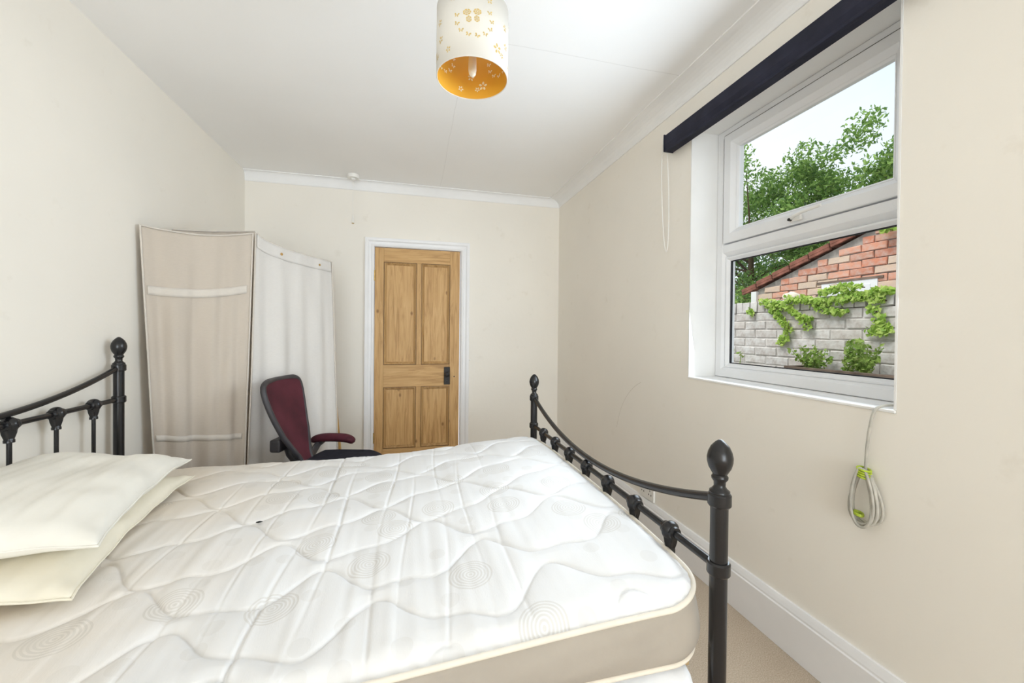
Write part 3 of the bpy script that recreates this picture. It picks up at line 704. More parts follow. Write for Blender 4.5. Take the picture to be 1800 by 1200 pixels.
lin, PA, nA = fabric_panel('linen_panel', A_TL, A_TR, A_BL, A_BR, lambda u: 0.028 * np.sin(PI * np.clip(u, 0, 1)) ** 1.0, 'screen_linen', 41, 0.017)
cot, PC, nC = fabric_panel('cotton_panel', (-0.866, 2.600, 1.708), C_TR, (-0.860, 2.455, 0.02), C_BR, lambda u: 0.030 * np.sin(PI * u ** 0.6), 'screen_cotton', 51, 0.014)
bk, PB, nB = fabric_panel('linen_panel', (-1.225, 2.50, 1.675), (-0.885, 2.65, 1.724), (-1.19, 2.48, 0.02), (-0.885, 2.53, 0.02), lambda u: 0.006 * np.sin(PI * u), 'screen_linen', 61, 0.006)
def strip(name, P, n, v0, v1, u0, u1, mat, off=0.004, shear=0.0):
    nu, nv = P.shape[:2]
    if shear:
        jv = np.arange(nv); P = np.stack([np.stack([np.interp(jv + shear * nv * i / nu, jv, P[i, :, k]) for k in range(3)], -1) for i in range(nu)])
    i0, i1, j0, j1 = int(u0 * (nu - 1)), int(u1 * (nu - 1)), int(v0 * (nv - 1)), max(int(v0 * (nv - 1)) + 1, int(v1 * (nv - 1)))
    Q = P[i0:i1 + 1, j0:j1 + 1] + n * off
    o = grid_mesh(name, Q, mat, scr); m_ = o.modifiers.new('thick', 'SOLIDIFY'); m_.thickness = 0.0025; return o
t_ = strip('tape_band', PA, nA, 0.176, 0.205, 0.03, 0.97, 'screen_tape'); t_['label'] = 'pale sewn tape band'
strip('tape_band', PA, nA, 0.630, 0.643, 0.03, 0.97, 'screen_tape', 0.003, 0.038)
strip('hem_band', PC, nC, 0.0, 0.055, 0.02, 0.99, 'screen_cotton', 0.004)
def edge_cord(P, sel, n): return tube('edge_piping', [tuple(p + n * 0.004) for p in sel(P)], 0.0042, 'screen_tape', scr, 7)
for Pq, n in ((PA, nA), (PC, nC)):
    edge_cord(Pq, lambda q: q[0, ::3], n); edge_cord(Pq, lambda q: q[-1, ::3], n); edge_cord(Pq, lambda q: q[::3, 0], n)
edge_cord(PB, lambda q: q[::3, 0], nB)
for u_ in (0.30, 0.80):
    c = PC[int(u_ * 69), 3] + nC * 0.007
    rot = Vector(nC).to_track_quat('Z', 'Y').to_matrix().to_4x4()
    lathe('eyelet', [(0.0055, 0), (0.0085, 0.0), (0.0085, 0.002), (0.0055, 0.002)] if u_ < 0.5 else [(0.0055, 0), (0.0075, 0.0), (0.0075, 0.002), (0.0, 0.002)], 'pole_wood', scr, tuple(c), 14, rot)
def pole(x0, y0, x1, y1, ztop): return tube('pole', [(x0 + 0.84, y0 - 2.48, 0.0), ((x0 + x1) / 2 + 0.84, (y0 + y1) / 2 - 2.48, ztop / 2), (x1 + 0.84, y1 - 2.48, ztop)], 0.012, 'pole_wood', scr, 10)
pole(-0.445, 3.0, -0.60, 3.07, 1.56); pole(-1.19, 2.415, -1.235, 2.375, 1.60); pole(-0.905, 2.500, -0.905, 2.625, 1.62)

# ================================================================== OFFICE CHAIR
ANG = math.radians(-14)
CHX, CHY = -0.405, 2.43
ch = tag(empty('office_chair', (CHX, CHY, 0), ANG), 'maroon mesh back office chair with dark seat beside the folding screen', 'chair')
# local: +x forward, y left/right
bk_n, bk_m = 60, 26
def back_pt(s, t):   # s 0 bottom..1 top, t -1..1
    w = np.interp(s, [0, 0.1, 0.2, 0.35, 0.55, 0.7, 0.82, 0.90, 0.95, 0.98, 1.0], [0.05, 0.06, 0.085, 0.122, 0.152, 0.170, 0.180, 0.180, 0.172, 0.155, 0.125])
    z = 0.415 + 0.462 * s
    x = -0.165 - 0.155 * s - 0.012 * np.sin(PI * s * 1.1) + 0.015 * t * t
    return np.stack([x, w * t, z + 0 * t], -1)
s_, t_2 = np.meshgrid(np.linspace(0, 1, bk_n), np.linspace(-1, 1, bk_m), indexing='ij')
PBK = back_pt(s_, t_2)
mesh_o = grid_mesh('back_mesh', PBK, 'chair_mesh', ch); m_ = mesh_o.modifiers.new('thick', 'SOLIDIFY'); m_.thickness = 0.012; m_.offset = 0
rim = [tuple(PBK[i, 0]) for i in range(bk_n)] + [tuple(PBK[-1, j]) for j in range(1, bk_m)] + [tuple(PBK[i, -1]) for i in range(bk_n - 2, -1, -1)] + [tuple(PBK[0, j]) for j in range(bk_m - 2, 0, -1)]
tube('back_frame', [(p[0] - 0.006, p[1], p[2]) for p in rim], 0.0145, 'chair_frame', ch, 10, True)
tube('spine', [(-0.29, 0, 0.64), (-0.28, 0, 0.56), (-0.25, 0, 0.46), (-0.16, 0, 0.345), (-0.02, 0, 0.335)], lambda t: 0.028 - 0.004 * t, 'chair_frame', ch, 12)
box('lumbar_block', -0.315, -0.255, -0.10, 0.10, 0.49, 0.56, 'chair_frame', ch, 0.012)
# seat
N, M = 36, 36
u, v = np.meshgrid(np.linspace(-1, 1, N), np.linspace(-1, 1, M), indexing='ij')
qx, qy = round_rect(u * 0.235, v * 0.245, 0.235, 0.245, 0.17)
e_ = np.minimum(1 - np.abs(u), 1 - np.abs(v))
zt = 0.432 - 0.055 * (1 - sm(e_ / 0.30)) ** 2 - 0.028 * sm((u - 0.4) / 0.6)
top = np.stack([qx + 0.03, qy, zt], -1); bot = np.stack([qx * 0.93 + 0.03, qy * 0.93, zt * 0 + 0.350], -1)
idx = np.arange(N * M).reshape(N, M)
F = np.stack([idx[:-1, :-1], idx[1:, :-1], idx[1:, 1:], idx[:-1, 1:]], -1).reshape(-1, 4).tolist()
F2 = [[q[3] + N * M, q[2] + N * M, q[1] + N * M, q[0] + N * M] for q in F]
lp = [(i, 0) for i in range(N - 1)] + [(N - 1, j) for j in range(M - 1)] + [(i, M - 1) for i in range(N - 1, 0, -1)] + [(0, j) for j in range(M - 1, 0, -1)]
li = [int(idx[a]) for a in lp]
F3 = [[li[k], li[k] + N * M, li[(k + 1) % len(li)] + N * M, li[(k + 1) % len(li)]] for k in range(len(li))]
me = bpy.data.meshes.new('seat'); me.from_pydata(top.reshape(-1, 3).tolist() + bot.reshape(-1, 3).tolist(), [], F + F2 + F3)
link('seat', me, 'seat_fabric', ch, True)
box('seat_plate', -0.10, 0.14, -0.12, 0.12, 0.325, 0.352, 'chair_frame', ch, 0.008)
for s in (-1, 1):
    ad = 0.0 if s > 0 else -0.045
    tube('arm_bracket', [(-0.185, s * 0.04, 0.405), (-0.20, s * 0.12, 0.408), (-0.215, s * 0.20, 0.425 + ad * 0.5), (-0.215, s * 0.245, 0.448 + ad), (-0.19, s * 0.25, 0.468 + ad)], 0.018, 'chair_frame', ch, 12, flatten=1.4)
    pts = [(-0.26, s * 0.25, 0.466 + ad), (-0.20, s * 0.25, 0.483 + ad), (-0.12, s * 0.25, 0.487 + ad), (-0.04, s * 0.25, 0.482 + ad), (0.01, s * 0.25, 0.460 + ad)]
    def rr(t): return 0.034 * math.sqrt(max(0.02, 1 - abs(2 * t - 1) ** 5))
    cv = []
    for k in range(25):
        t = k / 24 * 4; i = min(3, int(t)); f = t - i
        a = [Vector(pts[max(0, i - 1)]), Vector(pts[i]), Vector(pts[i + 1]), Vector(pts[min(4, i + 2)])]
        cv.append(0.5 * ((2 * a[1]) + (-a[0] + a[2]) * f + (2 * a[0] - 5 * a[1] + 4 * a[2] - a[3]) * f * f + (-a[0] + 3 * a[1] - 3 * a[2] + a[3]) * f ** 3))
    tube('arm_pad', cv, rr, 'chair_arm_fabric', ch, 16, flatten=0.75)
lathe('gas_column', [(0.028, 0.085), (0.028, 0.22), (0.016, 0.222), (0.016, 0.33)], 'chair_frame', ch, (0, 0, 0), 18)
lathe('hub', [(0.045, 0.07), (0.050, 0.085), (0.045, 0.125), (0.03, 0.13)], 'chair_frame', ch, (0, 0, 0), 20)
for k in range(5):
    a = 2 * PI * k / 5 + 0.3; ca, sa = math.cos(a), math.sin(a)
    leg = tube('base_leg', [(0.03 * ca, 0.03 * sa, 0.10), (0.15 * ca, 0.15 * sa, 0.092), (0.27 * ca, 0.27 * sa, 0.068)], lambda t: 0.022 - 0.007 * t, 'chair_frame', ch, 10)
    lathe('caster', [(0.018, -0.020), (0.024, -0.016), (0.025, 0), (0.024, 0.016), (0.018, 0.020)], 'iron', leg, (0.27 * ca, 0.27 * sa, 0.0255), 16, Matrix.Rotation(a, 4, 'Z') @ Matrix.Rotation(PI / 2, 4, 'X'))

# ================================================================== PENDANT LAMP
LXp, LYp, LZp = 0.188, 1.318, 1.975
lamp = tag(empty('pendant_lamp', (LXp, LYp, LZp)), 'white drum pendant lampshade with butterfly cut-outs and golden lining', 'lamp')
SR, SH = 0.115, 0.212
bm = bmesh.new(); n = 72
for r, flip in ((SR, False),):
    lo = [bm.verts.new((r * math.cos(2 * PI * k / n), r * math.sin(2 * PI * k / n), 0)) for k in range(n)]
    hi = [bm.verts.new((r * math.cos(2 * PI * k / n), r * math.sin(2 * PI * k / n), SH)) for k in range(n)]
    for k in range(n): bm.faces.new((lo[k], lo[(k + 1) % n], hi[(k + 1) % n], hi[k]))
shade = from_bm('shade', bm, 'shade_white', lamp, True)
m_ = shade.modifiers.new('thick', 'SOLIDIFY'); m_.thickness = 0.0012; m_.offset = 0
bm = bmesh.new(); r = SR - 0.0016
lo = [bm.verts.new((r * math.cos(2 * PI * k / n), r * math.sin(2 * PI * k / n), 0.001)) for k in range(n)]
hi = [bm.verts.new((r * math.cos(2 * PI * k / n), r * math.sin(2 * PI * k / n), SH - 0.001)) for k in range(n)]
for k in range(n): bm.faces.new((lo[k], hi[k], hi[(k + 1) % n], lo[(k + 1) % n]))
ln = from_bm('lining', bm, 'shade_gold', shade, True, recalc=False); ln['label'] = 'golden inner lining'
for z in (0.0, SH):
    tube('rim', [((SR - 0.001) * math.cos(2 * PI * k / n), (SR - 0.001) * math.sin(2 * PI * k / n), z) for k in range(n)], 0.0018, 'shade_white', lamp, 6, True)
# motifs: list of flat polygons in local (a, b) plane
def butterfly(sc):
    polys = []
    for s in (-1, 1):
        polys.append([(s * 0.08 * sc, 0.05 * sc), (s * 0.55 * sc, 0.62 * sc), (s * 0.95 * sc, 0.55 * sc), (s * 0.92 * sc, 0.15 * sc), (s * 0.5 * sc, -0.06 * sc)])
        polys.append([(s * 0.08 * sc, -0.02 * sc), (s * 0.5 * sc, -0.12 * sc), (s * 0.68 * sc, -0.45 * sc), (s * 0.42 * sc, -0.72 * sc), (s * 0.16 * sc, -0.4 * sc)])
    return polys
def flower(sc):
    polys = []
    for k in range(5):
        a = 2 * PI * k / 5 + PI / 2; ca, sa = math.cos(a), math.sin(a)
        pt = [(0.2, 0), (0.55, 0.26), (0.95, 0.14), (0.95, -0.14), (0.55, -0.26)]
        polys.append([((p[0] * ca - p[1] * sa) * sc, (p[0] * sa + p[1] * ca) * sc) for p in pt])
    return polys
def big_butterfly(sc):   # lacy wing: veined cells
    polys = []
    for s in (-1, 1):
        for cx_, cy_, rx, ry, m in ((0.52, 0.38, 0.40, 0.30, 7), (0.40, -0.32, 0.27, 0.32, 6)):
            for k in range(m):
                a0, a1 = 2 * PI * (k + 0.08) / m, 2 * PI * (k + 0.92) / m
                ring = [(0.62, a0), (1.0, a0), (1.06, (a0 + a1) / 2), (1.0, a1), (0.62, a1)]
                polys.append([(s * (cx_ + rx * q * math.cos(a)) * sc, (cy_ + ry * q * math.sin(a)) * sc) for q, a in ring])
                polys.append([(s * (cx_ + rx * q * math.cos(a)) * sc, (cy_ + ry * q * math.sin(a)) * sc) for q, a in ((0.18, a0), (0.5, a0), (0.5, a1), (0.18, a1))])
    return polys
def motif(name, polys, theta, z, rot, inside):
    bm = bmesh.new(); rr_ = (SR - 0.0022) if inside else (SR + 0.0009)
    for pl in polys:
        vsx = []
        for a, b in pl:
            x, y = a * math.cos(rot) - b * math.sin(rot), a * math.sin(rot) + b * math.cos(rot)
            th = theta + x / SR
            vsx.append(bm.verts.new((rr_ * math.cos(th), rr_ * math.sin(th), z + y)))
        f = bm.faces.new(vsx)
    for f in bm.faces:
        c = f.calc_center_median(); f.normal_update()
        if (f.normal.x * c.x + f.normal.y * c.y > 0) == inside: f.normal_flip()
    return from_bm(name, bm, 'cutout_daylight' if inside else 'cutout_gold', shade, recalc=False)
def both(name, polys, theta, z, rot): motif(name, polys, theta, z, rot, False); motif(name, polys, theta, z, rot, True)
rg = random.Random(4)
for th0 in (-1.62, 0.47, 2.57):
    both('lace_butterfly', big_butterfly(0.030), th0 - 0.10, 0.118, 0.1)
    for k in range(9):
        q = k / 8 * 2 * PI * 0.62 + PI * 0.93
        both('small_butterfly', butterfly(0.0085), th0 + 0.48 * math.cos(q) - 0.05, 0.112 + 0.052 * math.sin(q), rg.uniform(-0.5, 0.5))
    for dth, dz, sc in ((0.62, 0.045, 0.016), (0.80, 0.034, 0.009), (-0.78, 0.030, 0.010), (0.95, 0.130, 0.011), (1.0, 0.075, 0.012), (0.35, 0.175, 0.010), (-0.62, 0.180, 0.012)):
        both('flower_cutout', flower(sc), th0 + dth, dz, rg.uniform(0, 1))
# fitting: ring gimbal, holder, tube bulb, cord, ceiling rose
hold = lathe('lampholder', [(0.018, 0.100), (0.019, 0.105), (0.019, 0.150), (0.012, 0.160), (0.006, 0.175)], 'white_plastic', lamp, (0, 0, 0), 18)
for k in range(3):
    a = 2 * PI * k / 3 + 0.5
    tube('gimbal_arm', [(0.018 * math.cos(a), 0.018 * math.sin(a), 0.135), ((SR - 0.003) * math.cos(a), (SR - 0.003) * math.sin(a), 0.165)], 0.0014, 'white_plastic', lamp, 6)
b_ = lathe('bulb', [(0.010, 0.100), (0.0125, 0.090), (0.0135, 0.03), (0.0115, 0.016), (0.006, 0.010), (0.0, 0.009)], 'bulb_frost', lamp, (0, 0, 0), 18, ang=70)
b_['label'] = 'clear tubular bulb'
lathe('bulb_core', [(0.005, 0.10), (0.005, 0.04), (0.003, 0.036)], 'white_plastic', b_, (0, 0, 0), 10)
tube('cord', [(0, 0, 0.17), (0, 0, ZC - LZp - 0.02)], 0.003, 'white_plastic', lamp, 8)
lathe('ceiling_rose', [(0.008, -0.04), (0.036, -0.026), (0.038, -0.006), (0.038, -0.0005)], 'white_plastic', lamp, (0, 0, ZC - LZp), 24)

# ================================================================== CEILING PULL SWITCH
ps = tag(empty('pull_switch', (-0.459, 3.47, ZC)), 'white ceiling pull cord switch in front of the back wall', 'switch')
lathe('base', [(0.043, -0.028), (0.045, -0.024), (0.045, -0.0005)], 'white_plastic', ps, (0, 0, 0), 24)
lathe('cord_outlet', [(0.004, -0.046), (0.016, -0.040), (0.018, -0.0285)], 'white_plastic', ps, (0, 0, 0), 16)
tube('cord', [(0, 0, -0.045), (0, 0, -0.33)], 0.0016, 'white_plastic', ps, 6)
lathe('pull_bell', [(0.003, -0.325), (0.005, -0.335), (0.0085, -0.372), (0.009, -0.385), (0.0, -0.386)], 'white_plastic', ps, (0, 0, 0), 14)
lathe('bell_tip', [(0.0092, -0.390), (0.0092, -0.386)], 'brass', ps, (0, 0, 0), 14)

# ================================================================== ROLLER BLIND
bl = tag(empty('roller_blind', (XR, 1.25, 2.16)), 'rolled up navy black roller blind above the window', 'blind')
prof = [(-0.004, 0.042), (-0.050, 0.042), (-0.056, 0.037), (-0.058, -0.014), (-0.050, -0.042), (-0.044, -0.045), (-0.004, -0.045)]
prism('rolled_fabric', prof, 'y', 0.55 - 1.25, 1.886 - 1.25, 'blind_fabric', bl)
box('end_cap', -0.060, -0.001, 1.887 - 1.25, 1.893 - 1.25, -0.047, 0.044, 'blind_fabric', bl, 0.002)
box('bottom_bar', -0.0605, -0.046, 0.56 - 1.25, 1.876 - 1.25, -0.055, -0.043, 'blind_fabric', bl, 0.002)
box('bracket', -0.045, -0.0005, 1.8935 - 1.25, 1.900 - 1.25, -0.02, 0.045, 'white_plastic', bl, 0.002)
cp = []
for k in range(40):   # long narrow bead loop
    t = k / 40 * 2 * PI
    cp.append((-0.022, 1.925 - 1.25 + 0.030 * math.cos(t) + 0.016 * math.sin(t), -0.24 + 0.315 * math.sin(t) - 0.012))
c_ = tube('chain', cp, 0.0022, 'white_plastic', bl, 6, True); c_['label'] = 'white bead control chain'

# ================================================================== CABLE
cab = tag(empty('cable', (XR, 0.91, 0.93)), 'grey cable coiled and tied, hanging from the window sill', 'cable')
def LC(x, y, z): return (x - XR, y - 0.91, z - 0.93)
def catmull(pts, n=8):
    pts = [Vector(p) for p in pts]; out = []
    for i in range(len(pts) - 1):
        a, b, c, d = pts[max(0, i - 1)], pts[i], pts[i + 1], pts[min(len(pts) - 1, i + 2)]
        for k in range(n):
            f = k / n; out.append(0.5 * ((2 * b) + (-a + c) * f + (2 * a - 5 * b + 4 * c - d) * f * f + (-a + 3 * b - 3 * c + d) * f ** 3))
    return out + [pts[-1]]
tube('drop', catmull([LC(1.492, 0.868, 0.952), LC(1.43, 0.872, 0.948), LC(1.37, 0.886, 0.948), LC(1.338, 0.898, 0.935), LC(1.330, 0.906, 0.885), LC(1.328, 0.912, 0.82), LC(1.328, 0.915, 0.75)]), 0.0042, 'cable_grey', cab, 8)
for k, (w, h, dx, tilt) in enumerate(((0.036, 0.082, 0.0, 0.00), (0.030, 0.086, 0.009, 0.10), (0.040, 0.078, -0.004, -0.10), (0.024, 0.088, 0.016, -0.04), (0.033, 0.080, 0.006, 0.16))):
    pts = []
    for q in range(36):
        t = 2 * PI * q / 36; a, b = w * math.cos(t) * (1 - 0.35 * math.sin(t)), h * math.sin(t)
        pts.append(LC(1.327 - dx + 0.006 * math.cos(t + k), 0.915 + a * math.cos(tilt) - b * math.sin(tilt) * 0.4, 0.668 + b))
    tube('loop', pts, 0.0042, 'cable_grey', cab, 8, True)
for z, rr_, hh in ((0.742, 0.016, 0.022), (0.617, 0.011, 0.010)):
    y = 0.915 if z > 0.7 else 0.928
    for j in range(4 if z > 0.7 else 2):
        zz_ = z - hh / 2 + hh * j / 3
        tube('tie', [LC(1.322 + rr_ * 0.95 * math.cos(a), y + rr_ * math.sin(a), zz_ + 0.003 * math.sin(a)) for a in np.linspace(0, 2 * PI, 20)[:-1]], 0.0032, 'tie_green', cab, 6, True)

# ================================================================== SOCKET, WALL HOOK
sk = tag(empty('power_socket', (XR, 2.085, 0.235)), 'white double wall socket above the baseboard behind the bed foot', 'socket')
box('face_plate', -0.011, -0.0005, -0.073, 0.073, -0.043, 0.043, 'white_plastic', sk, 0.003)
for s in (-0.036, 0.036):
    bm = bmesh.new()
    for dy_, dz_ in ((0, 0.012), (-0.011, -0.010), (0.011, -0.010)): add_box(bm, -0.0118, -0.0108, s + dy_ - 0.003, s + dy_ + 0.003, dz_ - 0.004, dz_ + 0.004)
    from_bm('pin_holes', bm, 'iron', sk)
    box('rocker', -0.0145, -0.0108, s * 0.35 - 0.006, s * 0.35 + 0.006, 0.018, 0.034, 'white_plastic', sk, 0.001)
hk = lathe('wall_hook', [(0.008, 0), (0.008, 0.004), (0.003, 0.006), (0.003, 0.022), (0.006, 0.024), (0.0, 0.027)], 'white_plastic', None, (0.512, YB - 0.0005, 0.90), 12, Matrix.Rotation(PI / 2, 4, 'X'))
tag(hk, 'small white hook on the back wall beside the door', 'hook')

# ================================================================== OUTSIDE
struct(box('ground', XR + WT + 0.01, 14, -4, 14, -0.15, -0.05, 'paving'), 'grey paved yard outside the window')
def brick_mesh(l, h, d, seed, inset):
    r = random.Random(seed); bm = bmesh.new(); j = lambda: r.uniform(-0.0035, 0.0035)
    x0, x1, y0_, y1_, z0_, z1_ = -d / 2, d / 2, -l / 2, l / 2, -h / 2, h / 2
    back = [bm.verts.new(p) for p in ((x1, y0_, z0_), (x1, y1_, z0_), (x1, y1_, z1_), (x1, y0_, z1_))]
    mid = [bm.verts.new((x0 + 0.005 + j(), y + j(), z + j())) for y, z in ((y0_, z0_), (y1_, z0_), (y1_, z1_), (y0_, z1_))]
    fr_ = [bm.verts.new((x0 + j(), y * 0.95 + j(), z * 0.86 + j())) for y, z in ((y0_, z0_), (y1_, z0_), (y1_, z1_), (y0_, z1_))]
    bm.faces.new(back); bm.faces.new(fr_[::-1])
    for A, B in ((back, mid), (mid, fr_)):
        for i in range(4): k = (i + 1) % 4; bm.faces.new((A[i], A[k], B[k], B[i]))
    bmesh.ops.recalc_face_normals(bm, faces=bm.faces)
    me = bpy.data.meshes.new('brick'); bm.to_mesh(me); bm.free(); return me
def lay(parent, meshes, x, y, z, name='brick'):
    o = bpy.data.objects.new(name, RNG.choice(meshes)); COL.objects.link(o); o.parent = parent; o.location = (x + RNG.uniform(-0.004, 0.004), y, z); o.rotation_euler = (RNG.uniform(-0.02, 0.02), 0, 0); return o
# garden wall of whitewashed bricks
GX = 3.0
gw = tag(empty('garden_wall', (GX, 0, 0)), 'whitewashed brick garden wall with ivy trailing over its top', 'wall')
box('core', 0.005, 0.21, 1.0, 4.6, -0.05, 1.345, 'mortar_pale', gw)
wb = [brick_mesh(0.212, 0.066, 0.09, s, 0) for s in range(6)]
for m in wb: m.materials.append(MATS['whitewashed_brick'])
cb = [brick_mesh(0.072, 0.095, 0.22, 20 + s, 0) for s in range(4)]
for m in cb: m.materials.append(MATS['whitewashed_brick'])
for c in range(8):
    z = 1.31 - c * 0.076
    for k in range(16):
        y = 1.10 + k * 0.222 + (0.111 if c % 2 else 0)
        if y < 4.5: lay(gw, wb, 0.042, y, z)
for k in range(44):
    o = lay(gw, cb, 0.100, 1.06 + k * 0.081, 1.395, 'coping_brick')
# brick outbuilding gable
BXo = 4.3
ob = tag(empty('outbuilding', (BXo, 0, 0)), 'red brick outbuilding with tiled sloping roof behind the garden wall', 'building')
SL = 0.345
def verge(y): return 1.745 + (4.34 - y) * SL if y > 2.3 else 1.745 + (4.34 - 2.3) * SL - (2.3 - y) * SL
prism('wall_core', [(0.5, -0.05), (4.30, -0.05), (4.30, verge(4.30) - 0.05), (2.3, verge(2.3) - 0.05), (0.5, verge(0.5) - 0.05)], 'x', 0.02, 2.6, 'mortar_grey', ob)
rb = [brick_mesh(0.215, 0.066, 0.09, 40 + s, 0) for s in range(5)]; rh = [brick_mesh(0.103, 0.066, 0.09, 60 + s, 0) for s in range(3)]
for m in rb + rh: m.materials.append(MATS['red_brick'])
for c in range(18):
    z = 1.10 + c * 0.0757
    for k in range(16):
        y = 1.35 + k * 0.225 + (0.112 if c % 2 else 0)
        if y + 0.10 > 4.32 or z + 0.05 > verge(min(y + 0.11, 4.34)) - 0.03 or z + 0.05 > verge(y - 0.11) - 0.0: 
            # cut brick at the slope
            yh = y - 0.055
            if yh + 0.05 < 4.30 and z + 0.045 < verge(yh + 0.05) - 0.03 and z + 0.045 < verge(yh - 0.05): lay(ob, rh, 0.05, yh, z)
            continue
        if 2.86 < y < 3.46 and z < 1.70: continue
        lay(ob, rb, 0.05, y, z)
vt = bmesh.new(); add_box(vt, -0.03, 0.30, -0.115, 0.115, -0.034, 0.012, 0.004, 1); add_box(vt, -0.03, 0.0, -0.115, 0.115, -0.060, -0.034)
vo = from_bm('verge_tile', vt, 'roof_tile', ob); vme = vo.data; bpy.data.objects.remove(vo)
a_ = math.atan(SL)
for k in range(9):
    y = 4.38 - k * 0.232
    o = bpy.data.objects.new('verge_tile', vme); COL.objects.link(o); o.parent = ob; o.location = (0, y, verge(y) + 0.03 + 0.004 * (k % 2)); o.rotation_euler = (-a_ + 0.05, 0.0, 0)
for k in range(7):
    y = 2.18 - k * 0.232
    o = bpy.data.objects.new('verge_tile', vme); COL.objects.link(o); o.parent = ob; o.location = (0, y, verge(y) + 0.03); o.rotation_euler = (a_ - 0.05, 0.0, 0)
rf = bmesh.new()
for ya, yb in ((4.48, 2.3), (2.3, 0.4)):
    za, zb_ = (1.745 + (4.34 - ya) * SL if ya > 2.3 else verge(2.3)), verge(yb)
    q = [rf.verts.new(p) for p in ((0.28, ya, za), (2.8, ya, za), (2.8, yb, zb_), (0.28, yb, zb_), (0.28, ya, za + 0.04), (2.8, ya, za + 0.04), (2.8, yb, zb_ + 0.04), (0.28, yb, zb_ + 0.04))]
    for i in ((0, 1, 2, 3), (4, 5, 6, 7), (0, 1, 5, 4), (1, 2, 6, 5), (2, 3, 7, 6), (3, 0, 4, 7)): rf.faces.new([q[k] for k in i])
from_bm('roof', rf, 'roof_tile', ob)
dr = box('white_door', 0.0, 0.05, 2.89, 3.43, 0.0, 1.70, 'white_gloss', ob)
box('door_panel', -0.004, 0.001, 2.95, 3.37, 0.2, 1.655, 'upvc', dr, 0.002)
box('lintel', -0.005, 0.06, 2.84, 3.48, 1.70, 1.722, 'weathered_timber', ob)
box('eaves_block', -0.02, 0.05, 4.26, 4.34, 1.0, 1.70, 'white_gloss', ob)

# pale stone on the wall top
bm = bmesh.new(); bmesh.ops.create_icosphere(bm, subdivisions=3, radius=1)
for v in bm.verts:
    k = 1 + 0.14 * math.sin(v.co.x * 4 + 1) * math.cos(v.co.y * 5) ; v.co = Vector((v.co.x * 0.035 * k, v.co.y * 0.075 * k, v.co.z * 0.035 * k))
o = from_bm('stone', bm, 'pale_stone', None, True); o.location = (3.09, 2.72, 1.475); tag(o, 'pale rounded stone lying on top of the garden wall', 'stone')

# foliage -----------------------------------------------------------
def leaves(name, centres, per, spread, size, mat, parent, seed, droop=0.0, slender=2.0, normal=None):
    r = np.random.RandomState(seed); C = np.repeat(np.array(centres), per, 0); n = len(C)
    d = r.randn(n, 3); d /= np.linalg.norm(d, axis=1, keepdims=True)
    C = C + d * (r.rand(n, 1) ** 0.45) * np.array(spread)
    a = r.randn(n, 3); a[:, 2] -= droop
    if normal is not None: a[:, 0] *= 0.35
    a /= np.linalg.norm(a, axis=1, keepdims=True)
    b = np.cross(a, r.randn(n, 3) + (np.array(normal) * 2.5 if normal is not None else 0)); b /= np.linalg.norm(b, axis=1, keepdims=True)
    nn = np.cross(a, b)
    L_ = size * (0.6 + 0.8 * r.rand(n, 1)); W = L_ / slender
    v = np.stack([C - a * L_ / 2, C + b * W / 2 + nn * W * 0.15, C + a * L_ / 2, C - b * W / 2 + nn * W * 0.15], 1).reshape(-1, 3)
    F = (np.arange(n)[:, None] * 4 + np.arange(4)[None]).tolist()
    me = bpy.data.meshes.new(name); me.from_pydata(v.tolist(), [], F); me.update()
    o = link(name, me, mat, parent); o['kind'] = 'stuff'; return o
def tree(name, loc, clusters, per, spread, size, mat, seed, label, trunk_r=0.12, branches=14):
    t = tag(empty(name, loc), label, 'tree')
    rel = [(c[0] - loc[0], c[1] - loc[1], c[2] - loc[2]) for c in clusters]
    leaves('foliage', rel, per, spread, size, mat, t, seed, 0.4, 2.4)
    zt = np.mean([c[2] for c in rel])
    tube('trunk', [(0, 0, 0), (0.05, 0.03, zt * 0.5), (-0.03, 0.0, zt)], lambda q: trunk_r * (1 - 0.6 * q), 'bark', t, 10)
    r = random.Random(seed)
    for c in r.sample(rel, min(branches, len(rel))):
        z0_ = max(0.3, min(c[2] - 0.4, zt * r.uniform(0.5, 0.95)))
        tube('branch', [(0, 0, z0_), (c[0] * 0.5, c[1] * 0.5, z0_ + (c[2] - z0_) * 0.65), tuple(c)], lambda q: 0.03 * (1 - 0.8 * q), 'bark', t, 6)
    return t
def canopy(y0_, y1_, x0_, x1_, topf, zlo, n, seed):
    r = random.Random(seed); out = []
    while len(out) < n:
        y, x = r.uniform(y0_, y1_), r.uniform(x0_, x1_); zt = topf(y)
        z = zlo + (zt - zlo) * r.random() ** 0.75
        out.append((x, y, z))
    return out
top1 = lambda y: 4.38 + 0.38 * math.sin(y * 1.86 + 0.6) - 0.25 * max(0, 5.6 - y) + 0.15 * math.sin(y * 5.3)
tree('tree', (7.95, 5.75, -0.05), canopy(4.2, 6.9, 7.3, 8.8, top1, 1.3, 140, 3) + [(7.7, 5.4, 4.87), (7.7, 5.48, 4.65), (7.8, 6.05, 4.6)], 210, (0.30, 0.34, 0.26), 0.088, 'tree_leaf', 1, 'bushy green tree rising behind the outbuilding roof ridge')
top2 = lambda y: 4.85 + 0.3 * math.sin(y * 2.6) + 0.12 * math.sin(y * 7)
tree('tree', (7.3, 7.4, -0.05), canopy(6.0, 9.4, 6.4, 8.0, top2, 1.0, 110, 5), 210, (0.32, 0.36, 0.28), 0.088, 'tree_leaf', 2, 'leafy green tree growing beyond the low end of the outbuilding roof')
tree('tree', (9.6, 7.6, -0.05), canopy(5.2, 10.5, 9.0, 10.2, lambda y: 3.9 + 0.3 * math.sin(y * 2), 0.8, 90, 8), 100, (0.5, 0.55, 0.4), 0.16, 'tree_leaf_dark', 3, 'dark green tree standing deep behind the other trees')
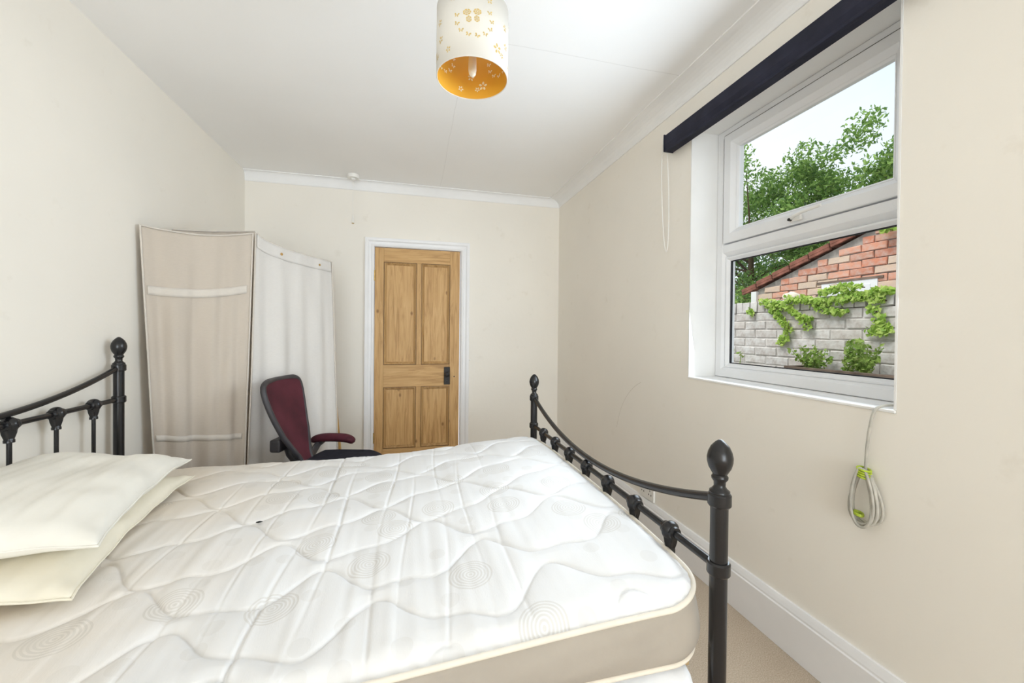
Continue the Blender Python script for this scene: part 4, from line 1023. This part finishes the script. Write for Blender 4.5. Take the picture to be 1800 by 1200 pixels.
sb = tag(empty('shrub', (3.9, 4.05, -0.05)), 'yellow green shrub beside the low end of the outbuilding', 'shrub')
leaves('foliage', [(RNG.uniform(-0.25, 0.15), RNG.uniform(0.25, 0.75), RNG.uniform(0.9, 1.72)) for _ in range(26)], 70, (0.16, 0.18, 0.14), 0.06, 'weed_leaf', sb, 9)
for k in range(4): tube('stem', [(0, 0.4, 0), (RNG.uniform(-0.1, 0.1), 0.4 + RNG.uniform(-0.1, 0.2), 0.8), (RNG.uniform(-0.2, 0.1), RNG.uniform(0.3, 0.7), 1.4)], 0.012, 'bark', sb, 6)
# ivy on the wall: trails given as (y, z) points on the wall face
iv = tag(empty('ivy', (GX, 2.4, 1.4)), 'bright green ivy trailing over the garden wall coping', 'plant')
trails = [[(2.88, 1.44), (2.80, 1.38), (2.72, 1.30), (2.64, 1.20), (2.66, 1.13), (2.72, 1.08)], [(2.78, 1.42), (2.62, 1.36), (2.52, 1.29), (2.44, 1.27)], [(2.66, 1.44), (2.40, 1.41), (2.25, 1.40), (2.10, 1.42), (1.90, 1.45)],
          [(2.42, 1.38), (2.30, 1.33), (2.18, 1.31)], [(2.20, 1.45), (2.08, 1.42), (1.95, 1.38)], [(2.02, 1.34), (1.98, 1.25), (1.92, 1.18), (2.06, 1.19)], [(3.02, 1.36), (2.98, 1.32)], [(2.36, 1.47), (2.20, 1.50), (2.08, 1.48)], [(2.5, 1.24), (2.44, 1.20)]]
cs = []
for tr in trails:
    tube('vine', [(-0.016, y - 2.4, z - 1.4) for y, z in tr], 0.004, 'bark', iv, 5)
    for (ya, za), (yb, zb_) in zip(tr, tr[1:]):
        m = max(2, int(math.hypot(yb - ya, zb_ - za) / 0.025))
        for k in range(m): f = k / m; cs.append((-0.036, ya + (yb - ya) * f - 2.4, za + (zb_ - za) * f - 1.4))
leaves('foliage', cs, 13, (0.022, 0.04, 0.034), 0.034, 'ivy_leaf', iv, 12, 0.6, 1.25, (-1, 0, 0.6))
iv2 = tag(empty('ivy', (BXo - 0.05, 2.72, 2.17)), 'small yellow green ivy sprig growing on the outbuilding gable', 'plant')
leaves('foliage', [(-0.03, RNG.uniform(-0.14, 0.12), RNG.uniform(-0.07, 0.06)) for _ in range(12)], 9, (0.03, 0.05, 0.04), 0.055, 'ivy_leaf', iv2, 14, 0.2, 1.6, (-1, 0, 0.5))
tube('vine', [(-0.005, -0.16, -0.08), (-0.01, 0.0, 0.0), (-0.005, 0.14, 0.02)], 0.005, 'bark', iv2, 5)
# timber planter below the garden wall
pl = tag(empty('planter', (2.72, 2.35, -0.05)), 'weathered timber planter box standing against the garden wall', 'planter')
for k in range(6): box('board', -0.02, 0.0, -0.75, 0.08, 0.0 + k * 0.163, 0.158 + k * 0.163, 'weathered_timber', pl, 0.003)
for k in range(6):
    for yy_ in (-0.75, 0.06): box('end_board', 0.001, 0.255, yy_, yy_ + 0.02, 0.0 + k * 0.163, 0.158 + k * 0.163, 'weathered_timber', pl, 0.003)
box('soil', 0.001, 0.255, -0.729, 0.059, 0.05, 0.92, 'soil', pl)
def weed(loc, h, n, seed, label, spread=0.09):
    w = tag(empty('weed', loc), label, 'plant'); r = random.Random(seed); cs = []
    for k in range(n):
        a = r.uniform(0, 2 * PI); q = r.uniform(0.2, 1) * spread; hh = h * r.uniform(0.45, 1)
        pts = [(0, 0, 0), (q * 0.5 * math.cos(a), q * 0.6 * math.sin(a), hh * 0.55), (q * 0.9 * math.cos(a), q * 1.2 * math.sin(a), hh)]
        tube('stem', pts, 0.0025, 'weed_leaf', w, 5)
        for f in np.linspace(0.25, 1, 7): cs.append((q * 0.9 * f * math.cos(a), q * 1.2 * f * math.sin(a), hh * f))
    leaves('foliage', cs, 5, (0.025, 0.03, 0.022), 0.036, 'weed_leaf', w, seed, 0.1, 1.7); return w
weed((2.84, 2.32, 0.87), 0.22, 11, 2, 'leafy weed with upright stems in the middle of the planter', 0.13)
weed((2.83, 1.96, 0.87), 0.26, 10, 3, 'tall bushy weed at the end of the planter', 0.10)
weed((2.90, 2.14, 0.87), 0.24, 4, 5, 'thin wispy weed between the two bushy weeds in the planter', 0.12)
weed((2.86, 3.12, -0.05), 1.15, 9, 4, 'small climbing weed against the foot of the garden wall away from the planter', 0.10)
